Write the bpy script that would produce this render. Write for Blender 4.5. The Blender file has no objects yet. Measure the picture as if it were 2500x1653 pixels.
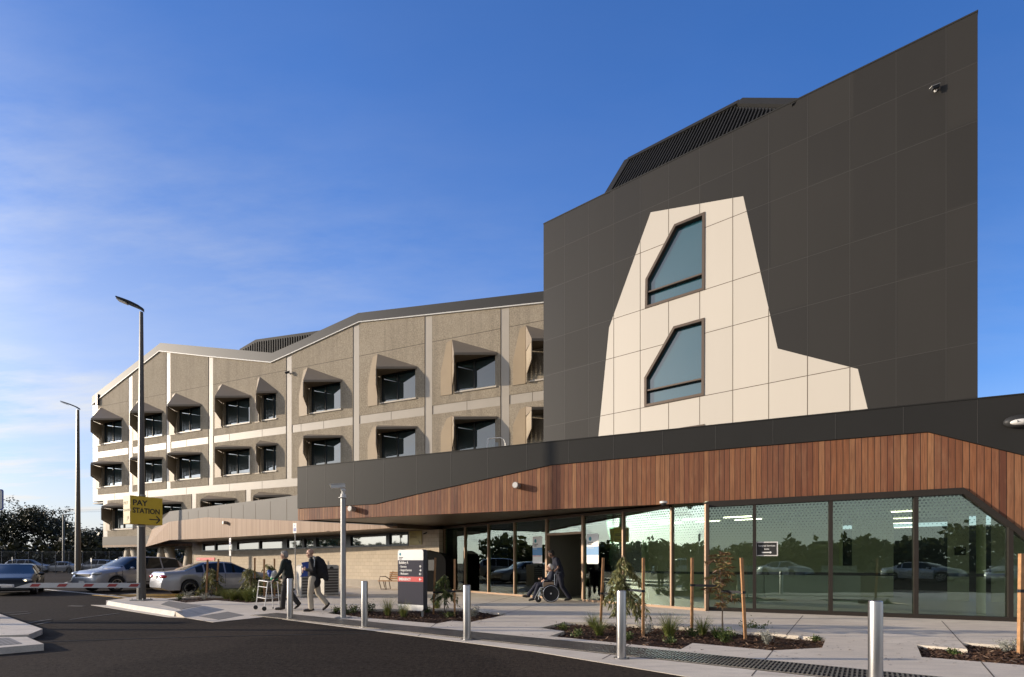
import bpy, bmesh, math, random
from mathutils import Vector, Matrix, Euler, noise as mnoise
from mathutils.geometry import tessellate_polygon
random.seed(7)
S = bpy.context.scene
COL = S.collection
R = math.radians
# ---- camera numbers (photo is 2500 x 1653, level lens with vertical shift) ----
F, HZ, CX, H = 1275.0, 1371.0, 1250.0, 1.42
V = Vector

def G(px, py, z=0.0):
    Y = (H - z) * F / (py - HZ)
    return V(((px - CX) / F * Y, Y, z))

def W(px, py, Y):
    return V(((px - CX) / F * Y, Y, H + (HZ - py) / F * Y))

class Plane:
    """vertical wall plane; u runs to the right, n faces the viewer"""
    def __init__(s, vp, px, scale, off=0.0):
        d = V((CX - vp, -F, 0)).normalized()
        s.u = d; s.n = V((d.y, -d.x, 0))
        Y = F / scale
        s.o = V(((px - CX) / F * Y, Y, 0)) + s.n * off
    def shifted(s, off):
        p = object.__new__(Plane); p.u, p.n, p.o = s.u, s.n, s.o + s.n * off
        return p
    def at(s, px, py, off=0.0):
        ray = V(((px - CX) / F, 1.0, 0))
        Y = (s.o + s.n * off).dot(s.n) / ray.dot(s.n)
        return V((ray.x * Y, Y, H + (HZ - py) / F * Y))
    def uz(s, px, py, off=0.0):
        p = s.at(px, py, off)
        return ((p - s.o).dot(s.u), p.z)
    def U(s, px):
        return s.uz(px, HZ)[0]
    def P(s, u, z, off=0.0):
        q = s.o + s.u * u + s.n * off
        return V((q.x, q.y, z))

# ---------------- mesh builder ----------------
WL = {}
def wl(o):
    return WL.get(o.name, V((0, 0, 0))) if o else V((0, 0, 0))

class MB:
    def __init__(s): s.v = []; s.f = []; s.uv = []
    def add(s, vs, fs, uvs=None):
        b = len(s.v); s.v += [V(p) for p in vs]
        s.uv += uvs if uvs else [(p[0], p[1]) for p in vs]
        s.f += [[b + i for i in f] for f in fs]
        return s
    def hexa(s, p, uvs=None):
        return s.add(p, [(0,1,2,3),(7,6,5,4),(0,4,5,1),(1,5,6,2),(2,6,7,3),(3,7,4,0)], uvs)
    def box(s, c, d, rz=0, m=None):
        c = V(c); x, y, z = d[0]/2, d[1]/2, d[2]/2
        M_ = m if m else Matrix.Rotation(rz, 3, 'Z')
        p = [c + M_ @ V(q) for q in ((-x,-y,-z),(x,-y,-z),(x,y,-z),(-x,y,-z),(-x,-y,z),(x,-y,z),(x,y,z),(-x,y,z))]
        return s.hexa(p)
    def pbox(s, pl, u0, u1, z0, z1, o0, o1):
        p = [pl.P(u0,z0,o1), pl.P(u1,z0,o1), pl.P(u1,z0,o0), pl.P(u0,z0,o0), pl.P(u0,z1,o1), pl.P(u1,z1,o1), pl.P(u1,z1,o0), pl.P(u0,z1,o0)]
        return s.hexa(p, [(u0,z0),(u1,z0),(u1,z0),(u0,z0),(u0,z1),(u1,z1),(u1,z1),(u0,z1)])
    def bar(s, a, b, w, h=None, up=V((0,0,1))):
        a, b = V(a), V(b); h = h or w; d = (b - a).normalized()
        sd = d.cross(up)
        if sd.length < 1e-4: sd = d.cross(V((1,0,0)))
        sd.normalize(); t = sd.cross(d)
        p = [a - sd*w/2 - t*h/2, a + sd*w/2 - t*h/2, a + sd*w/2 + t*h/2, a - sd*w/2 + t*h/2]
        return s.hexa(p + [q + (b - a) for q in p])
    def tube(s, a, b, r0, r1=None, n=10, cap=True):
        a, b = V(a), V(b); r1 = r0 if r1 is None else r1; d = (b - a).normalized()
        x = d.cross(V((0,0,1)) if abs(d.z) < .95 else V((1,0,0))).normalized(); y = d.cross(x)
        vs = []
        for c, r in ((a, r0), (b, r1)):
            vs += [c + (x*math.cos(2*math.pi*i/n) + y*math.sin(2*math.pi*i/n))*r for i in range(n)]
        fs = [(i, (i+1) % n, n+(i+1) % n, n+i) for i in range(n)]
        if cap: fs += [tuple(range(n))[::-1], tuple(range(n, 2*n))]
        return s.add(vs, fs)
    def path(s, pts, rs, n=8):
        pts = [V(p) for p in pts]
        if not isinstance(rs, (list, tuple)): rs = [rs]*len(pts)
        vs = []; fs = []; x = None
        for k, p in enumerate(pts):
            d = (pts[min(k+1, len(pts)-1)] - pts[max(k-1, 0)]).normalized()
            if x is None: x = d.cross(V((0,0,1)) if abs(d.z) < .95 else V((1,0,0))).normalized()
            else: x = (x - d*x.dot(d)).normalized()
            y = d.cross(x)
            vs += [p + (x*math.cos(2*math.pi*i/n) + y*math.sin(2*math.pi*i/n))*rs[k] for i in range(n)]
        for k in range(len(pts)-1):
            fs += [(k*n+i, k*n+(i+1) % n, (k+1)*n+(i+1) % n, (k+1)*n+i) for i in range(n)]
        fs += [tuple(range(n))[::-1], tuple(range((len(pts)-1)*n, len(pts)*n))]
        return s.add(vs, fs)
    def lathe(s, prof, c=(0,0,0), n=24, m=None):
        c = V(c); vs = []; fs = []; m = m or Matrix.Identity(3)
        for r, z in prof:
            vs += [c + m @ V((r*math.cos(2*math.pi*i/n), r*math.sin(2*math.pi*i/n), z)) for i in range(n)]
        for k in range(len(prof)-1):
            fs += [(k*n+i, k*n+(i+1) % n, (k+1)*n+(i+1) % n, (k+1)*n+i) for i in range(n)]
        fs += [tuple(range(n))[::-1], tuple(range((len(prof)-1)*n, len(prof)*n))]
        return s.add(vs, fs)
    def ell(s, c, r, m=None, n=14, k=10):
        c = V(c); m = m or Matrix.Identity(3); vs = [c + m @ V((0,0,-r[2]))]; fs = []
        for j in range(1, k):
            a = -math.pi/2 + math.pi*j/k
            vs += [c + m @ V((r[0]*math.cos(a)*math.cos(2*math.pi*i/n), r[1]*math.cos(a)*math.sin(2*math.pi*i/n), r[2]*math.sin(a))) for i in range(n)]
        vs.append(c + m @ V((0,0,r[2])))
        for i in range(n):
            fs.append((0, 1+(i+1) % n, 1+i)); fs.append((len(vs)-1, 1+(k-2)*n+i, 1+(k-2)*n+(i+1) % n))
        for j in range(k-2):
            fs += [(1+j*n+i, 1+j*n+(i+1) % n, 1+(j+1)*n+(i+1) % n, 1+(j+1)*n+i) for i in range(n)]
        return s.add(vs, fs)
    def cap(s, a, ra, b, rb, n=12):
        a, b = V(a), V(b)
        s.ell(a, (ra,)*3, n=n, k=8); s.ell(b, (rb,)*3, n=n, k=8)
        if (b-a).length > 1e-4: s.tube(a, b, ra, rb, n)
        return s
    def prism(s, loops, place, o0, o1):
        """loops: outer 2D polygon followed by holes; place(u, v, off) gives the point; o1 front, o0 back"""
        flat = [q for l in loops for q in l]
        tri = tessellate_polygon([[V((q[0], q[1], 0)) for q in l] for l in loops])
        n = len(flat)
        vs = [place(q[0], q[1], o1) for q in flat] + [place(q[0], q[1], o0) for q in flat]
        fs = []
        for t in tri:
            a, b, c = (V(flat[i][:2]) for i in t)
            if abs((b-a).cross(c-a)) < 1e-9: continue
            fs.append(tuple(t)); fs.append(tuple(i+n for i in t)[::-1])
        k = 0
        for l in loops:
            m = len(l)
            for i in range(m):
                a, b = k+i, k+(i+1) % m
                fs.append((a, b, b+n, a+n))
            k += m
        return s.add(vs, fs, [tuple(q[:2]) for q in flat]*2)
    def wall(s, pl, loops, o0, o1): return s.prism(loops, lambda u, z, o: pl.P(u, z, o), o0, o1)
    def slab(s, loops, z0, z1): return s.prism([[(q[0], q[1]) for q in l] for l in loops], lambda u, v, o: V((u, v, o)), z0, z1)
    def build(s, name, mat, parent=None, smooth=None, loc=None, recalc=True):
        off = wl(parent) if parent else (V(loc) if loc is not None else V((0,0,0)))
        me = bpy.data.meshes.new(name)
        me.from_pydata([tuple(p - off) for p in s.v], [], s.f)
        uvl = me.uv_layers.new(name='UVMap')
        uv = s.uv; d = uvl.data
        for lp in me.loops: d[lp.index].uv = uv[lp.vertex_index]
        if recalc:
            bm = bmesh.new(); bm.from_mesh(me); bmesh.ops.recalc_face_normals(bm, faces=bm.faces); bm.to_mesh(me); bm.free()
        if smooth is not None:
            for p in me.polygons: p.use_smooth = True
            if smooth < 179: me.set_sharp_from_angle(angle=R(smooth))
        me.materials.append(mat)
        o = bpy.data.objects.new(name, me); COL.objects.link(o)
        if parent: o.parent = parent; WL[o.name] = off
        else: o.location = off; WL[o.name] = off
        return o

def tag(o, label=None, cat=None, group=None, kind=None):
    if label: o['label'] = label
    if cat: o['category'] = cat
    if group: o['group'] = group
    if kind: o['kind'] = kind
    return o
def thing(name, loc, label, cat, group=None):
    o = bpy.data.objects.new(name, None); COL.objects.link(o); o.location = V(loc)
    o.empty_display_size = .2; WL[o.name] = V(loc)
    return tag(o, label, cat, group)
def struct(o): o['kind'] = 'structure'; return o
def dup(root, loc, rz, label, group=None):
    def cp(o, par):
        c = o.copy(); COL.objects.link(c)
        if par: c.parent = par
        for ch in [x for x in COL.objects if x.parent == o]: cp(ch, c)
        return c
    r = cp(root, None); r.location = loc; r.rotation_euler = (0, 0, rz)
    if label: r['label'] = label
    if group: r['group'] = group
    return r

def text(parent, s, o, u, up, size, mat, name='lettering', align='LEFT', ext=.002, bold=0.0, sx=1.0):
    c = bpy.data.curves.new(name, 'FONT'); c.body = s; c.size = size; c.extrude = ext; c.align_x = align
    c.offset = bold; c.resolution_u = 3
    ob = bpy.data.objects.new(name, c); COL.objects.link(ob); c.materials.append(mat)
    u = V(u).normalized(); up = V(up).normalized(); n = u.cross(up)
    m = Matrix((u*sx, up, n)).transposed().to_4x4()
    m.translation = V(o) - wl(parent)
    ob.parent = parent; ob.matrix_local = m
    return ob

# ---------------- materials ----------------
class N:
    def __init__(s, name):
        s.m = bpy.data.materials.new(name); s.m.use_nodes = True
        s.t = s.m.node_tree; s.b = s.t.nodes['Principled BSDF']; s.out = s.t.nodes['Material Output']
    def n(s, ty, **k):
        x = s.t.nodes.new(ty)
        for a, b in k.items(): setattr(x, a, b)
        return x
    def l(s, a, b): s.t.links.new(a, b)
    def put(s, sock, v):
        if hasattr(v, 'is_output') or isinstance(v, bpy.types.NodeSocket): s.l(v, sock)
        else: sock.default_value = v
    def math(s, op, a, b=0.0, c=0.0, clamp=False):
        x = s.n('ShaderNodeMath', operation=op, use_clamp=clamp)
        for i, q in enumerate((a, b, c)): s.put(x.inputs[i], q)
        return x.outputs[0]
    def coord(s, which='Object'):
        return s.n('ShaderNodeTexCoord').outputs[which]
    def mapping(s, vec, scale=(1,1,1), rot=(0,0,0)):
        x = s.n('ShaderNodeMapping'); s.l(vec, x.inputs['Vector']); x.inputs['Scale'].default_value = scale; x.inputs['Rotation'].default_value = rot
        return x.outputs[0]
    def noise(s, vec, scale, detail=3, rough=.55, out='Fac'):
        x = s.n('ShaderNodeTexNoise'); s.l(vec, x.inputs['Vector'])
        x.inputs['Scale'].default_value = scale; x.inputs['Detail'].default_value = detail; x.inputs['Roughness'].default_value = rough
        return x.outputs[out]
    def ramp(s, fac, stops):
        x = s.n('ShaderNodeValToRGB'); s.l(fac, x.inputs[0]); e = x.color_ramp.elements
        while len(e) < len(stops): e.new(.5)
        for i, (p, c) in enumerate(stops): e[i].position = p; e[i].color = (*c, 1) if len(c) == 3 else c
        return x.outputs[0]
    def mix(s, fac, a, b, mode='MIX'):
        x = s.n('ShaderNodeMix', data_type='RGBA', blend_type=mode)
        s.put(x.inputs[0], fac)
        for i, q in ((6, a), (7, b)):
            if isinstance(q, tuple): x.inputs[i].default_value = (*q, 1) if len(q) == 3 else q
            else: s.l(q, x.inputs[i])
        return x.outputs[2]
    def bump(s, h, strength=.3, dist=.02):
        x = s.n('ShaderNodeBump'); x.inputs['Strength'].default_value = strength; x.inputs['Distance'].default_value = dist
        s.l(h, x.inputs['Height']); s.l(x.outputs[0], s.b.inputs['Normal'])
    def set(s, **k):
        for a, v in k.items():
            sock = s.b.inputs[{'col':'Base Color','rough':'Roughness','metal':'Metallic','spec':'Specular IOR Level','coat':'Coat Weight','alpha':'Alpha','trans':'Transmission Weight','em':'Emission Color','ems':'Emission Strength','coatr':'Coat Roughness'}[a]]
            if isinstance(v, tuple): sock.default_value = (*v, 1) if len(v) == 3 else v
            else: s.put(sock, v)
        return s

def mul(c, k): return tuple(min(1, x*k) for x in c)
def M(name, col, rough=.6, metal=0.0, spec=.5, var=.08, vs=3.0, bump=0.0, bs=60.0, coat=0.0):
    a = N(name); co = a.coord()
    a.set(rough=rough, metal=metal, spec=spec, coat=coat)
    if var: a.set(col=a.mix(a.ramp(a.noise(co, vs, 4), [(.3, (0,0,0)), (.7, (1,1,1))]), mul(col, 1-var), mul(col, 1+var)))
    else: a.set(col=col)
    if bump: a.bump(a.noise(co, bs, 2), bump, .01)
    return a.m

def leafmat(name, c1, c2, c3, trans=.25):
    a = N(name); uv = a.coord('UV'); sep = a.n('ShaderNodeSeparateXYZ'); a.l(uv, sep.inputs[0])
    col = a.ramp(sep.outputs[0], [(0, c1), (.55, c2), (1, c3)])
    a.set(col=col, rough=.5, spec=.35)
    tr = a.n('ShaderNodeBsdfTranslucent'); a.l(a.mix(.5, col, c3), tr.inputs[0])
    mx = a.n('ShaderNodeMixShader'); mx.inputs[0].default_value = trans
    a.l(a.b.outputs[0], mx.inputs[1]); a.l(tr.outputs[0], mx.inputs[2]); a.l(mx.outputs[0], a.out.inputs[0])
    return a.m

mt = {}
def mats():
    # exposed aggregate precast
    a = N('exposed_aggregate'); co = a.coord(); 
    sp = a.noise(co, 13, 3, .85); big = a.noise(co, .35, 4, .6)
    c = a.mix(a.ramp(sp, [(.32, (0,0,0)), (.68, (1,1,1))]), (.21,.175,.13), (.47,.40,.30))
    c = a.mix(a.ramp(big, [(.45, (0,0,0)), (.75, (.5,.5,.5))]), c, (.44,.375,.29))
    stn = a.noise(a.mapping(co, (2.2,2.2,.12)), 1.0, 4, .6); c = a.mix(a.ramp(stn, [(.48,(0,0,0)),(.72,(.45,.45,.45))]), c, (.19,.16,.125))
    a.set(col=c, rough=.85, spec=.3); a.bump(sp, .7, .03); mt['agg'] = a.m
    mt['cream'] = M('cream_panel', (.55,.49,.41), .46, spec=.5, var=.035, vs=.6)
    mt['creamband'] = M('cream_band', (.43,.38,.315), .45, spec=.5, var=.05, vs=.8)
    mt['dark'] = M('charcoal_panel', (.0265,.0245,.0220), .6, spec=.22, var=.12, vs=.35)
    mt['fascia'] = M('charcoal_fascia', (.0245,.0235,.0215), .6, spec=.22, var=.06, vs=.6)
    mt['greymetal'] = M('grey_metal_cladding', (.125,.115,.102), .62, metal=0, spec=.25, var=.06, vs=.5)
    mt['parapet'] = M('grey_parapet_metal', (.026,.0245,.022), .55, metal=0, spec=.45, var=.07, vs=.5)
    mt['seamdark'] = M('dark_joint', (.11,.085,.06), .8, var=0)
    mt['seamlight'] = M('lit_joint_edge', (.036,.033,.029), .6, var=0)  # paler than the panels; sunlit joint edges put into the colour
    mt['bronze'] = M('bronze_aluminium', (.105,.075,.053), .42, metal=.35, spec=.5, var=.06)
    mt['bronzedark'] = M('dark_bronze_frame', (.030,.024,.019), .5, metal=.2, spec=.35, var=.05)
    mt['bronzelit'] = M('bronze_mullion', (.33,.22,.14), .45, metal=.2, spec=.4, var=.06)  # lighter copy of the bronze; sunlight on the mullions put into the colour
    mt['frame'] = M('black_window_frame', (.018,.02,.021), .4, var=0)
    mt['hood'] = M('tan_hood_metal', (.38,.29,.185), .5, spec=.45, var=.05, vs=1)
    mt['hooddark'] = M('brown_hood_roof', (.24,.195,.145), .55, spec=.4, var=.05, vs=1)
    a = N('perforated_screen'); uv = a.coord('UV'); sep = a.n('ShaderNodeSeparateXYZ'); a.l(uv, sep.inputs[0])
    px = a.math('SUBTRACT', a.math('FRACT', a.math('DIVIDE', sep.outputs[0], .11)), .5)
    py = a.math('SUBTRACT', a.math('FRACT', a.math('DIVIDE', sep.outputs[1], .11)), .5)
    dist = a.math('SQRT', a.math('ADD', a.math('MULTIPLY', px, px), a.math('MULTIPLY', py, py)))
    # v runs 0 at the bottom: holes grow toward the bottom
    rad = a.math('SUBTRACT', .37, a.math('MULTIPLY', sep.outputs[1], .21))
    hole = a.math('LESS_THAN', dist, rad)
    a.set(col=(.33,.27,.19), rough=.5, alpha=a.math('SUBTRACT', 1.0, hole)); mt['perf'] = a.m
    # upper-storey glazing: coated, dark rooms behind
    a = N('coated_glass'); a.set(col=(.02,.05,.058), rough=.03, spec=1.0); a.b.inputs['IOR'].default_value = 1.9
    mt['pane'] = a.m
    a = N('tower_glass'); a.set(col=(.02,.08,.105), rough=.02, spec=1.0); a.b.inputs['IOR'].default_value = 1.75  # blue-green base colour stands in for reflected sky
    mt['towerpane'] = a.m
    # shop-front glass with a frit of dots
    def shop(name, tint, ztop, zfade):
        a = N(name); a.t.nodes.remove(a.b)
        uv = a.coord('UV'); sep = a.n('ShaderNodeSeparateXYZ'); a.l(uv, sep.inputs[0])
        row = a.math('DIVIDE', sep.outputs[1], .075); fl = a.math('FLOOR', row)
        sh = a.math('MULTIPLY', a.math('MODULO', fl, 2.0), .5)
        px = a.math('SUBTRACT', a.math('FRACT', a.math('ADD', a.math('DIVIDE', sep.outputs[0], .086), sh)), .5)
        py = a.math('SUBTRACT', a.math('FRACT', row), .5)
        d = a.math('SQRT', a.math('ADD', a.math('MULTIPLY', px, px), a.math('MULTIPLY', py, py)))
        rad = a.math('MULTIPLY', a.math('DIVIDE', a.math('SUBTRACT', sep.outputs[1], zfade), ztop-zfade, clamp=True), .34)
        dot = a.math('LESS_THAN', d, rad)
        tr = a.n('ShaderNodeBsdfTransparent'); tr.inputs[0].default_value = (*tint, 1)
        gl = a.n('ShaderNodeBsdfGlossy'); gl.inputs['Roughness'].default_value = 0.0; gl.inputs[0].default_value = (.84,.97,.90,1)
        bp_ = a.n('ShaderNodeBump'); bp_.inputs['Strength'].default_value = .06; bp_.inputs['Distance'].default_value = .05; a.l(a.noise(a.mapping(a.coord(), (1,1,.45)), 1.3, 1, .4), bp_.inputs['Height']); a.l(bp_.outputs[0], gl.inputs['Normal'])
        fr = a.n('ShaderNodeFresnel'); fr.inputs[0].default_value = 1.55
        fac = a.math('ADD', a.math('MULTIPLY', fr.outputs[0], 1.2), .08, clamp=True)
        mx = a.n('ShaderNodeMixShader'); a.l(fac, mx.inputs[0]); a.l(tr.outputs[0], mx.inputs[1]); a.l(gl.outputs[0], mx.inputs[2])
        df = a.n('ShaderNodeBsdfDiffuse'); df.inputs[0].default_value = (.10,.14,.14,1)
        m2 = a.n('ShaderNodeMixShader'); a.l(a.math('MULTIPLY', dot, .45), m2.inputs[0]); a.l(mx.outputs[0], m2.inputs[1]); a.l(df.outputs[0], m2.inputs[2])
        a.l(m2.outputs[0], a.out.inputs[0]); return a.m
    mt['shop'] = shop('fritted_glass', (.86,.93,.86), 3.1, 1.75)
    # timber boards: UV metres
    def timber(name, pitch, cols, groove, gw, grain=1.0):
        a = N(name); uv = a.coord('UV'); sep = a.n('ShaderNodeSeparateXYZ'); a.l(uv, sep.inputs[0])
        bu = a.math('DIVIDE', sep.outputs[0], pitch); fl = a.math('FLOOR', bu); fr = a.math('FRACT', bu)
        wn = a.n('ShaderNodeTexWhiteNoise', noise_dimensions='1D'); a.l(a.math('ADD', fl, .37), wn.inputs['W'])
        c = a.ramp(wn.outputs[0], cols)
        cmb = a.n('ShaderNodeCombineXYZ'); a.l(a.math('MULTIPLY', sep.outputs[0], 34.0), cmb.inputs[0]); a.l(a.math('MULTIPLY', sep.outputs[1], 1.6), cmb.inputs[1]); a.l(a.math('MULTIPLY', fl, 3.7), cmb.inputs[2])
        g = a.noise(cmb.outputs[0], 1.0, 5, .6)
        c = a.mix(a.ramp(g, [(.3, (0,0,0)), (.75, (1,1,1))]), a.mix(.5*grain, c, (.08,.035,.02)), c)
        cm2 = a.n('ShaderNodeCombineXYZ'); a.l(a.math('MULTIPLY', sep.outputs[0], 5.0), cm2.inputs[0]); a.l(sep.outputs[1], cm2.inputs[1])
        st = a.noise(cm2.outputs[0], 1.1, 4, .6)
        c = a.mix(a.ramp(st, [(.50, (0,0,0)), (.85, (.38,.38,.38))]), c, (.38,.22,.12))
        gr = a.math('LESS_THAN', fr, gw)
        a.set(col=a.mix(gr, c, groove), rough=.62, spec=.3)
        a.bump(a.math('SUBTRACT', a.math('MULTIPLY', g, .15), gr), .6, .012); return a.m
    mt['timber'] = timber('spotted_gum_boards', .138, [(0, (.125,.042,.024)), (.18, (.31,.122,.052)), (.36, (.20,.072,.036)), (.54, (.41,.195,.088)), (.7, (.235,.088,.045)), (.86, (.34,.145,.064)), (1, (.165,.062,.038))], (.012,.006,.004), .085, 1.25)
    mt['batten'] = timber('pale_timber_battens', .105, [(0, (.27,.175,.11)), (.5, (.33,.222,.145)), (1, (.385,.27,.185))], (.20,.12,.075), .12, .35)
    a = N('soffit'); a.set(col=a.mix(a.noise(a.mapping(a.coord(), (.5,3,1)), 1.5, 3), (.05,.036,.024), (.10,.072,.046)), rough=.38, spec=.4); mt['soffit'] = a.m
    # block wall
    a = N('honed_block'); uv = a.coord('UV')
    br = a.n('ShaderNodeTexBrick'); a.l(uv, br.inputs['Vector']); br.inputs['Scale'].default_value = 1.0
    br.inputs['Brick Width'].default_value = .4; br.inputs['Row Height'].default_value = .2; br.inputs['Mortar Size'].default_value = .006; br.inputs['Bias'].default_value = 0.0
    br.inputs['Color1'].default_value = (.52,.44,.335,1); br.inputs['Color2'].default_value = (.45,.38,.29,1); br.inputs['Mortar'].default_value = (.27,.22,.165,1)
    sp = a.noise(uv, 55, 2, .7)
    a.set(col=a.mix(a.ramp(sp, [(.35,(0,0,0)),(.75,(.35,.35,.35))]), br.outputs[0], (.27,.23,.18)), rough=.8, spec=.3); mt['block'] = a.m
    # concrete paving
    a = N('broom_concrete'); co = a.coord()
    big = a.noise(co, .45, 4, .6); med = a.noise(a.mapping(co, (1,3.5,1), (0,0,.6)), 1.6, 5, .65); fine = a.noise(co, 45, 2, .6)
    c = a.mix(a.ramp(big, [(.35,(0,0,0)),(.7,(1,1,1))]), (.66,.575,.465), (.80,.71,.585))
    c = a.mix(a.ramp(med, [(.30,(1,1,1)),(.55,(0,0,0))]), c, (.58,.51,.42)); c = a.mix(a.ramp(fine, [(.4,(0,0,0)),(.8,(.3,.3,.3))]), c, (.27,.26,.24))
    vo = a.n('ShaderNodeTexVoronoi'); a.l(a.coord(), vo.inputs['Vector']); vo.inputs['Scale'].default_value = 2.2
    c = a.mix(a.math('LESS_THAN', vo.outputs['Distance'], .045), c, (.20,.19,.175))
    a.set(col=c, rough=.72, spec=.35); a.bump(fine, .15, .004); mt['conc'] = a.m
    mt['kerb'] = M('white_kerb_concrete', (.56,.53,.47), .7, var=.12, vs=4, bump=.2)
    mt['concdark'] = M('column_concrete', (.30,.26,.21), .75, var=.12, vs=2)
    # asphalt
    a = N('asphalt'); co = a.coord()
    big = a.noise(co, .28, 4, .6); st = a.noise(a.mapping(co, (.35,2.2,1), (0,0,-.55)), 1.1, 5, .6); fine = a.noise(co, 70, 3, .8)
    med_ = a.noise(co, 3.0, 4, .6)
    c = a.mix(a.ramp(big, [(.3,(0,0,0)),(.7,(1,1,1))]), (.025,.0185,.0135), (.040,.0295,.021))
    c = a.mix(a.ramp(st, [(.45,(0,0,0)),(.75,(.5,.5,.5))]), c, (.066,.049,.035)); c = a.mix(a.ramp(fine, [(.38,(0,0,0)),(.75,(1,1,1))]), a.mix(.55, c, (.02,.017,.015)), c)
    wv = a.noise(a.mapping(co, (.10,1.5,1), (0,0,-.52)), 1.0, 4, .6)
    c = a.mix(a.ramp(wv, [(.50,(0,0,0)),(.62,(.65,.65,.65)),(.70,(0,0,0))]), c, (.020,.016,.013))
    pt = a.noise(co, .11, 2, .4); c = a.mix(a.ramp(pt, [(.50,(0,0,0)),(.515,(.30,.30,.30))]), c, (.075,.057,.042))
    so_ = a.n('ShaderNodeTexVoronoi'); a.l(a.mapping(co, (.5,.5,.5)), so_.inputs['Vector']); so_.inputs['Scale'].default_value = 1.0
    c = a.mix(a.math('MULTIPLY', a.math('LESS_THAN', a.math('ADD', so_.outputs['Distance'], a.math('MULTIPLY', med_, .12)), .16), .55), c, (.012,.010,.009))
    gr_ = a.noise(co, 14, 4, .8); c = a.mix(a.ramp(gr_, [(.40,(0,0,0)),(.70,(.55,.55,.55))]), c, (.085,.068,.052)); c = a.mix(a.ramp(gr_, [(.25,(.7,.7,.7)),(.46,(0,0,0))]), c, (.010,.008,.007))
    a.set(col=c, rough=.9, spec=.06); a.bump(gr_, .6, .02); mt['asph'] = a.m
    a = N('bark_mulch'); co = a.coord(); f = a.noise(co, 32, 3, .7)
    a.set(col=a.ramp(f, [(.3,(.022,.013,.009)),(.55,(.065,.036,.022)),(.8,(.13,.078,.048))]), rough=.9, spec=.2); a.bump(f, .8, .03); mt['mulch'] = a.m
    a = N('mulch_chip'); uv = a.coord('UV'); sep = a.n('ShaderNodeSeparateXYZ'); a.l(uv, sep.inputs[0])
    a.set(col=a.ramp(sep.outputs[0], [(0,(.03,.016,.01)),(.6,(.10,.052,.03)),(.9,(.19,.115,.07)),(1,(.30,.21,.14))]), rough=.85, spec=.25); mt['chip'] = a.m
    a = N('brushed_steel'); co = a.mapping(a.coord(), (1,1,.03)); f = a.noise(co, 90, 2)
    a.set(col=(.44,.43,.42), metal=1.0, rough=a.math('ADD', a.math('MULTIPLY', f, .16), .25)); mt['steel'] = a.m
    mt['galv'] = M('galvanised_steel', (.34,.34,.33), .45, metal=.5, var=.08, vs=6)
    mt['chrome'] = M('polished_aluminium', (.78,.78,.77), .2, metal=.9, var=0)
    mt['polegrey'] = M('grey_painted_pole', (.09,.083,.075), .4, spec=.55, var=.05)
    mt['lampdark'] = M('dark_lamp_head', (.03,.03,.03), .5, spec=.3, var=0)
    mt['kiosk'] = M('kiosk_black', (.010,.010,.010), .9, spec=.04, var=0)
    mt['white'] = M('white_paint', (.78,.77,.74), .4, var=.02)
    mt['offwhite'] = M('offwhite_paint', (.66,.64,.60), .5, var=.05)
    mt['yellow'] = M('yellow_sign_face', (.66,.45,.04), .4, spec=.4, var=.03)
    mt['charc'] = M('charcoal_paint', (.045,.045,.055), .45, var=.03)
    mt['signgrey'] = M('slate_sign_face', (.048,.047,.062), .7, spec=.12, var=.02)
    mt['ink'] = M('dark_ink', (.025,.024,.022), .6, var=0)
    mt['faintink'] = M('faint_ink', (.25,.21,.11), .6, var=0)
    mt['paleyel'] = M('pale_yellow_sign', (.36,.29,.10), .5, var=.03)
    mt['red'] = M('red_sign_paint', (.55,.035,.035), .4, var=.03)
    mt['blue'] = M('blue_sign_paint', (.045,.20,.50), .4, var=.02)
    mt['deepblue'] = M('deep_blue', (.02,.06,.30), .5, var=.05)
    mt['teal'] = M('teal_logo', (.03,.28,.42), .4, var=0)
    mt['green'] = M('green_plastic', (.03,.32,.13), .45, var=.05)
    mt['black'] = M('black_rubber', (.013,.013,.013), .6, var=0)
    mt['strap'] = M('black_strap', (.02,.02,.022), .8, var=.2, vs=40)
    mt['stake'] = M('hardwood_stake', (.42,.22,.095), .75, var=.28, vs=9, bump=.3)
    mt['bark'] = M('sapling_bark', (.20,.15,.105), .85, var=.3, vs=14)
    mt['darkbark'] = M('dark_bark', (.05,.038,.028), .9, var=.3, vs=5)
    mt['tactile'] = None
    a = N('tactile_paving'); uv = a.coord('Object')
    mp = a.mapping(uv, (16,16,16), (0,0,.66)); sep = a.n('ShaderNodeSeparateXYZ'); a.l(mp, sep.inputs[0])
    px = a.math('SUBTRACT', a.math('FRACT', sep.outputs[0]), .5); py = a.math('SUBTRACT', a.math('FRACT', sep.outputs[1]), .5)
    d = a.math('SQRT', a.math('ADD', a.math('MULTIPLY', px, px), a.math('MULTIPLY', py, py)))
    a.set(col=a.mix(a.math('LESS_THAN', d, .3), (.17,.155,.135), (.30,.28,.25)), rough=.7); a.bump(a.math('LESS_THAN', d, .3), .8, .01); mt['tactile'] = a.m
    mt['grate'] = M('grating_bar', (.30,.275,.24), .38, metal=.6, var=.2, vs=8)
    mt['pit'] = M('drain_pit', (.035,.03,.026), .9, var=0)
    mt['linewhite'] = M('worn_white_line', (.50,.47,.42), .7, var=.3, vs=5)
    mt['lineyellow'] = M('worn_yellow_line', (.50,.29,.04), .7, var=.3, vs=5)
    mt['linefaint'] = M('ghost_line', (.105,.095,.085), .8, var=.3, vs=4)
    mt['inwall'] = M('interior_wall', (.50,.52,.38), .7, var=.06, vs=.8)
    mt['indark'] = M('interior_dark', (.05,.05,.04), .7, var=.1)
    mt['infloor'] = M('interior_floor', (.42,.43,.33), .3, var=.08)
    mt['ingreen'] = M('pale_green_column', (.52,.57,.33), .5, var=.03)
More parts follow.
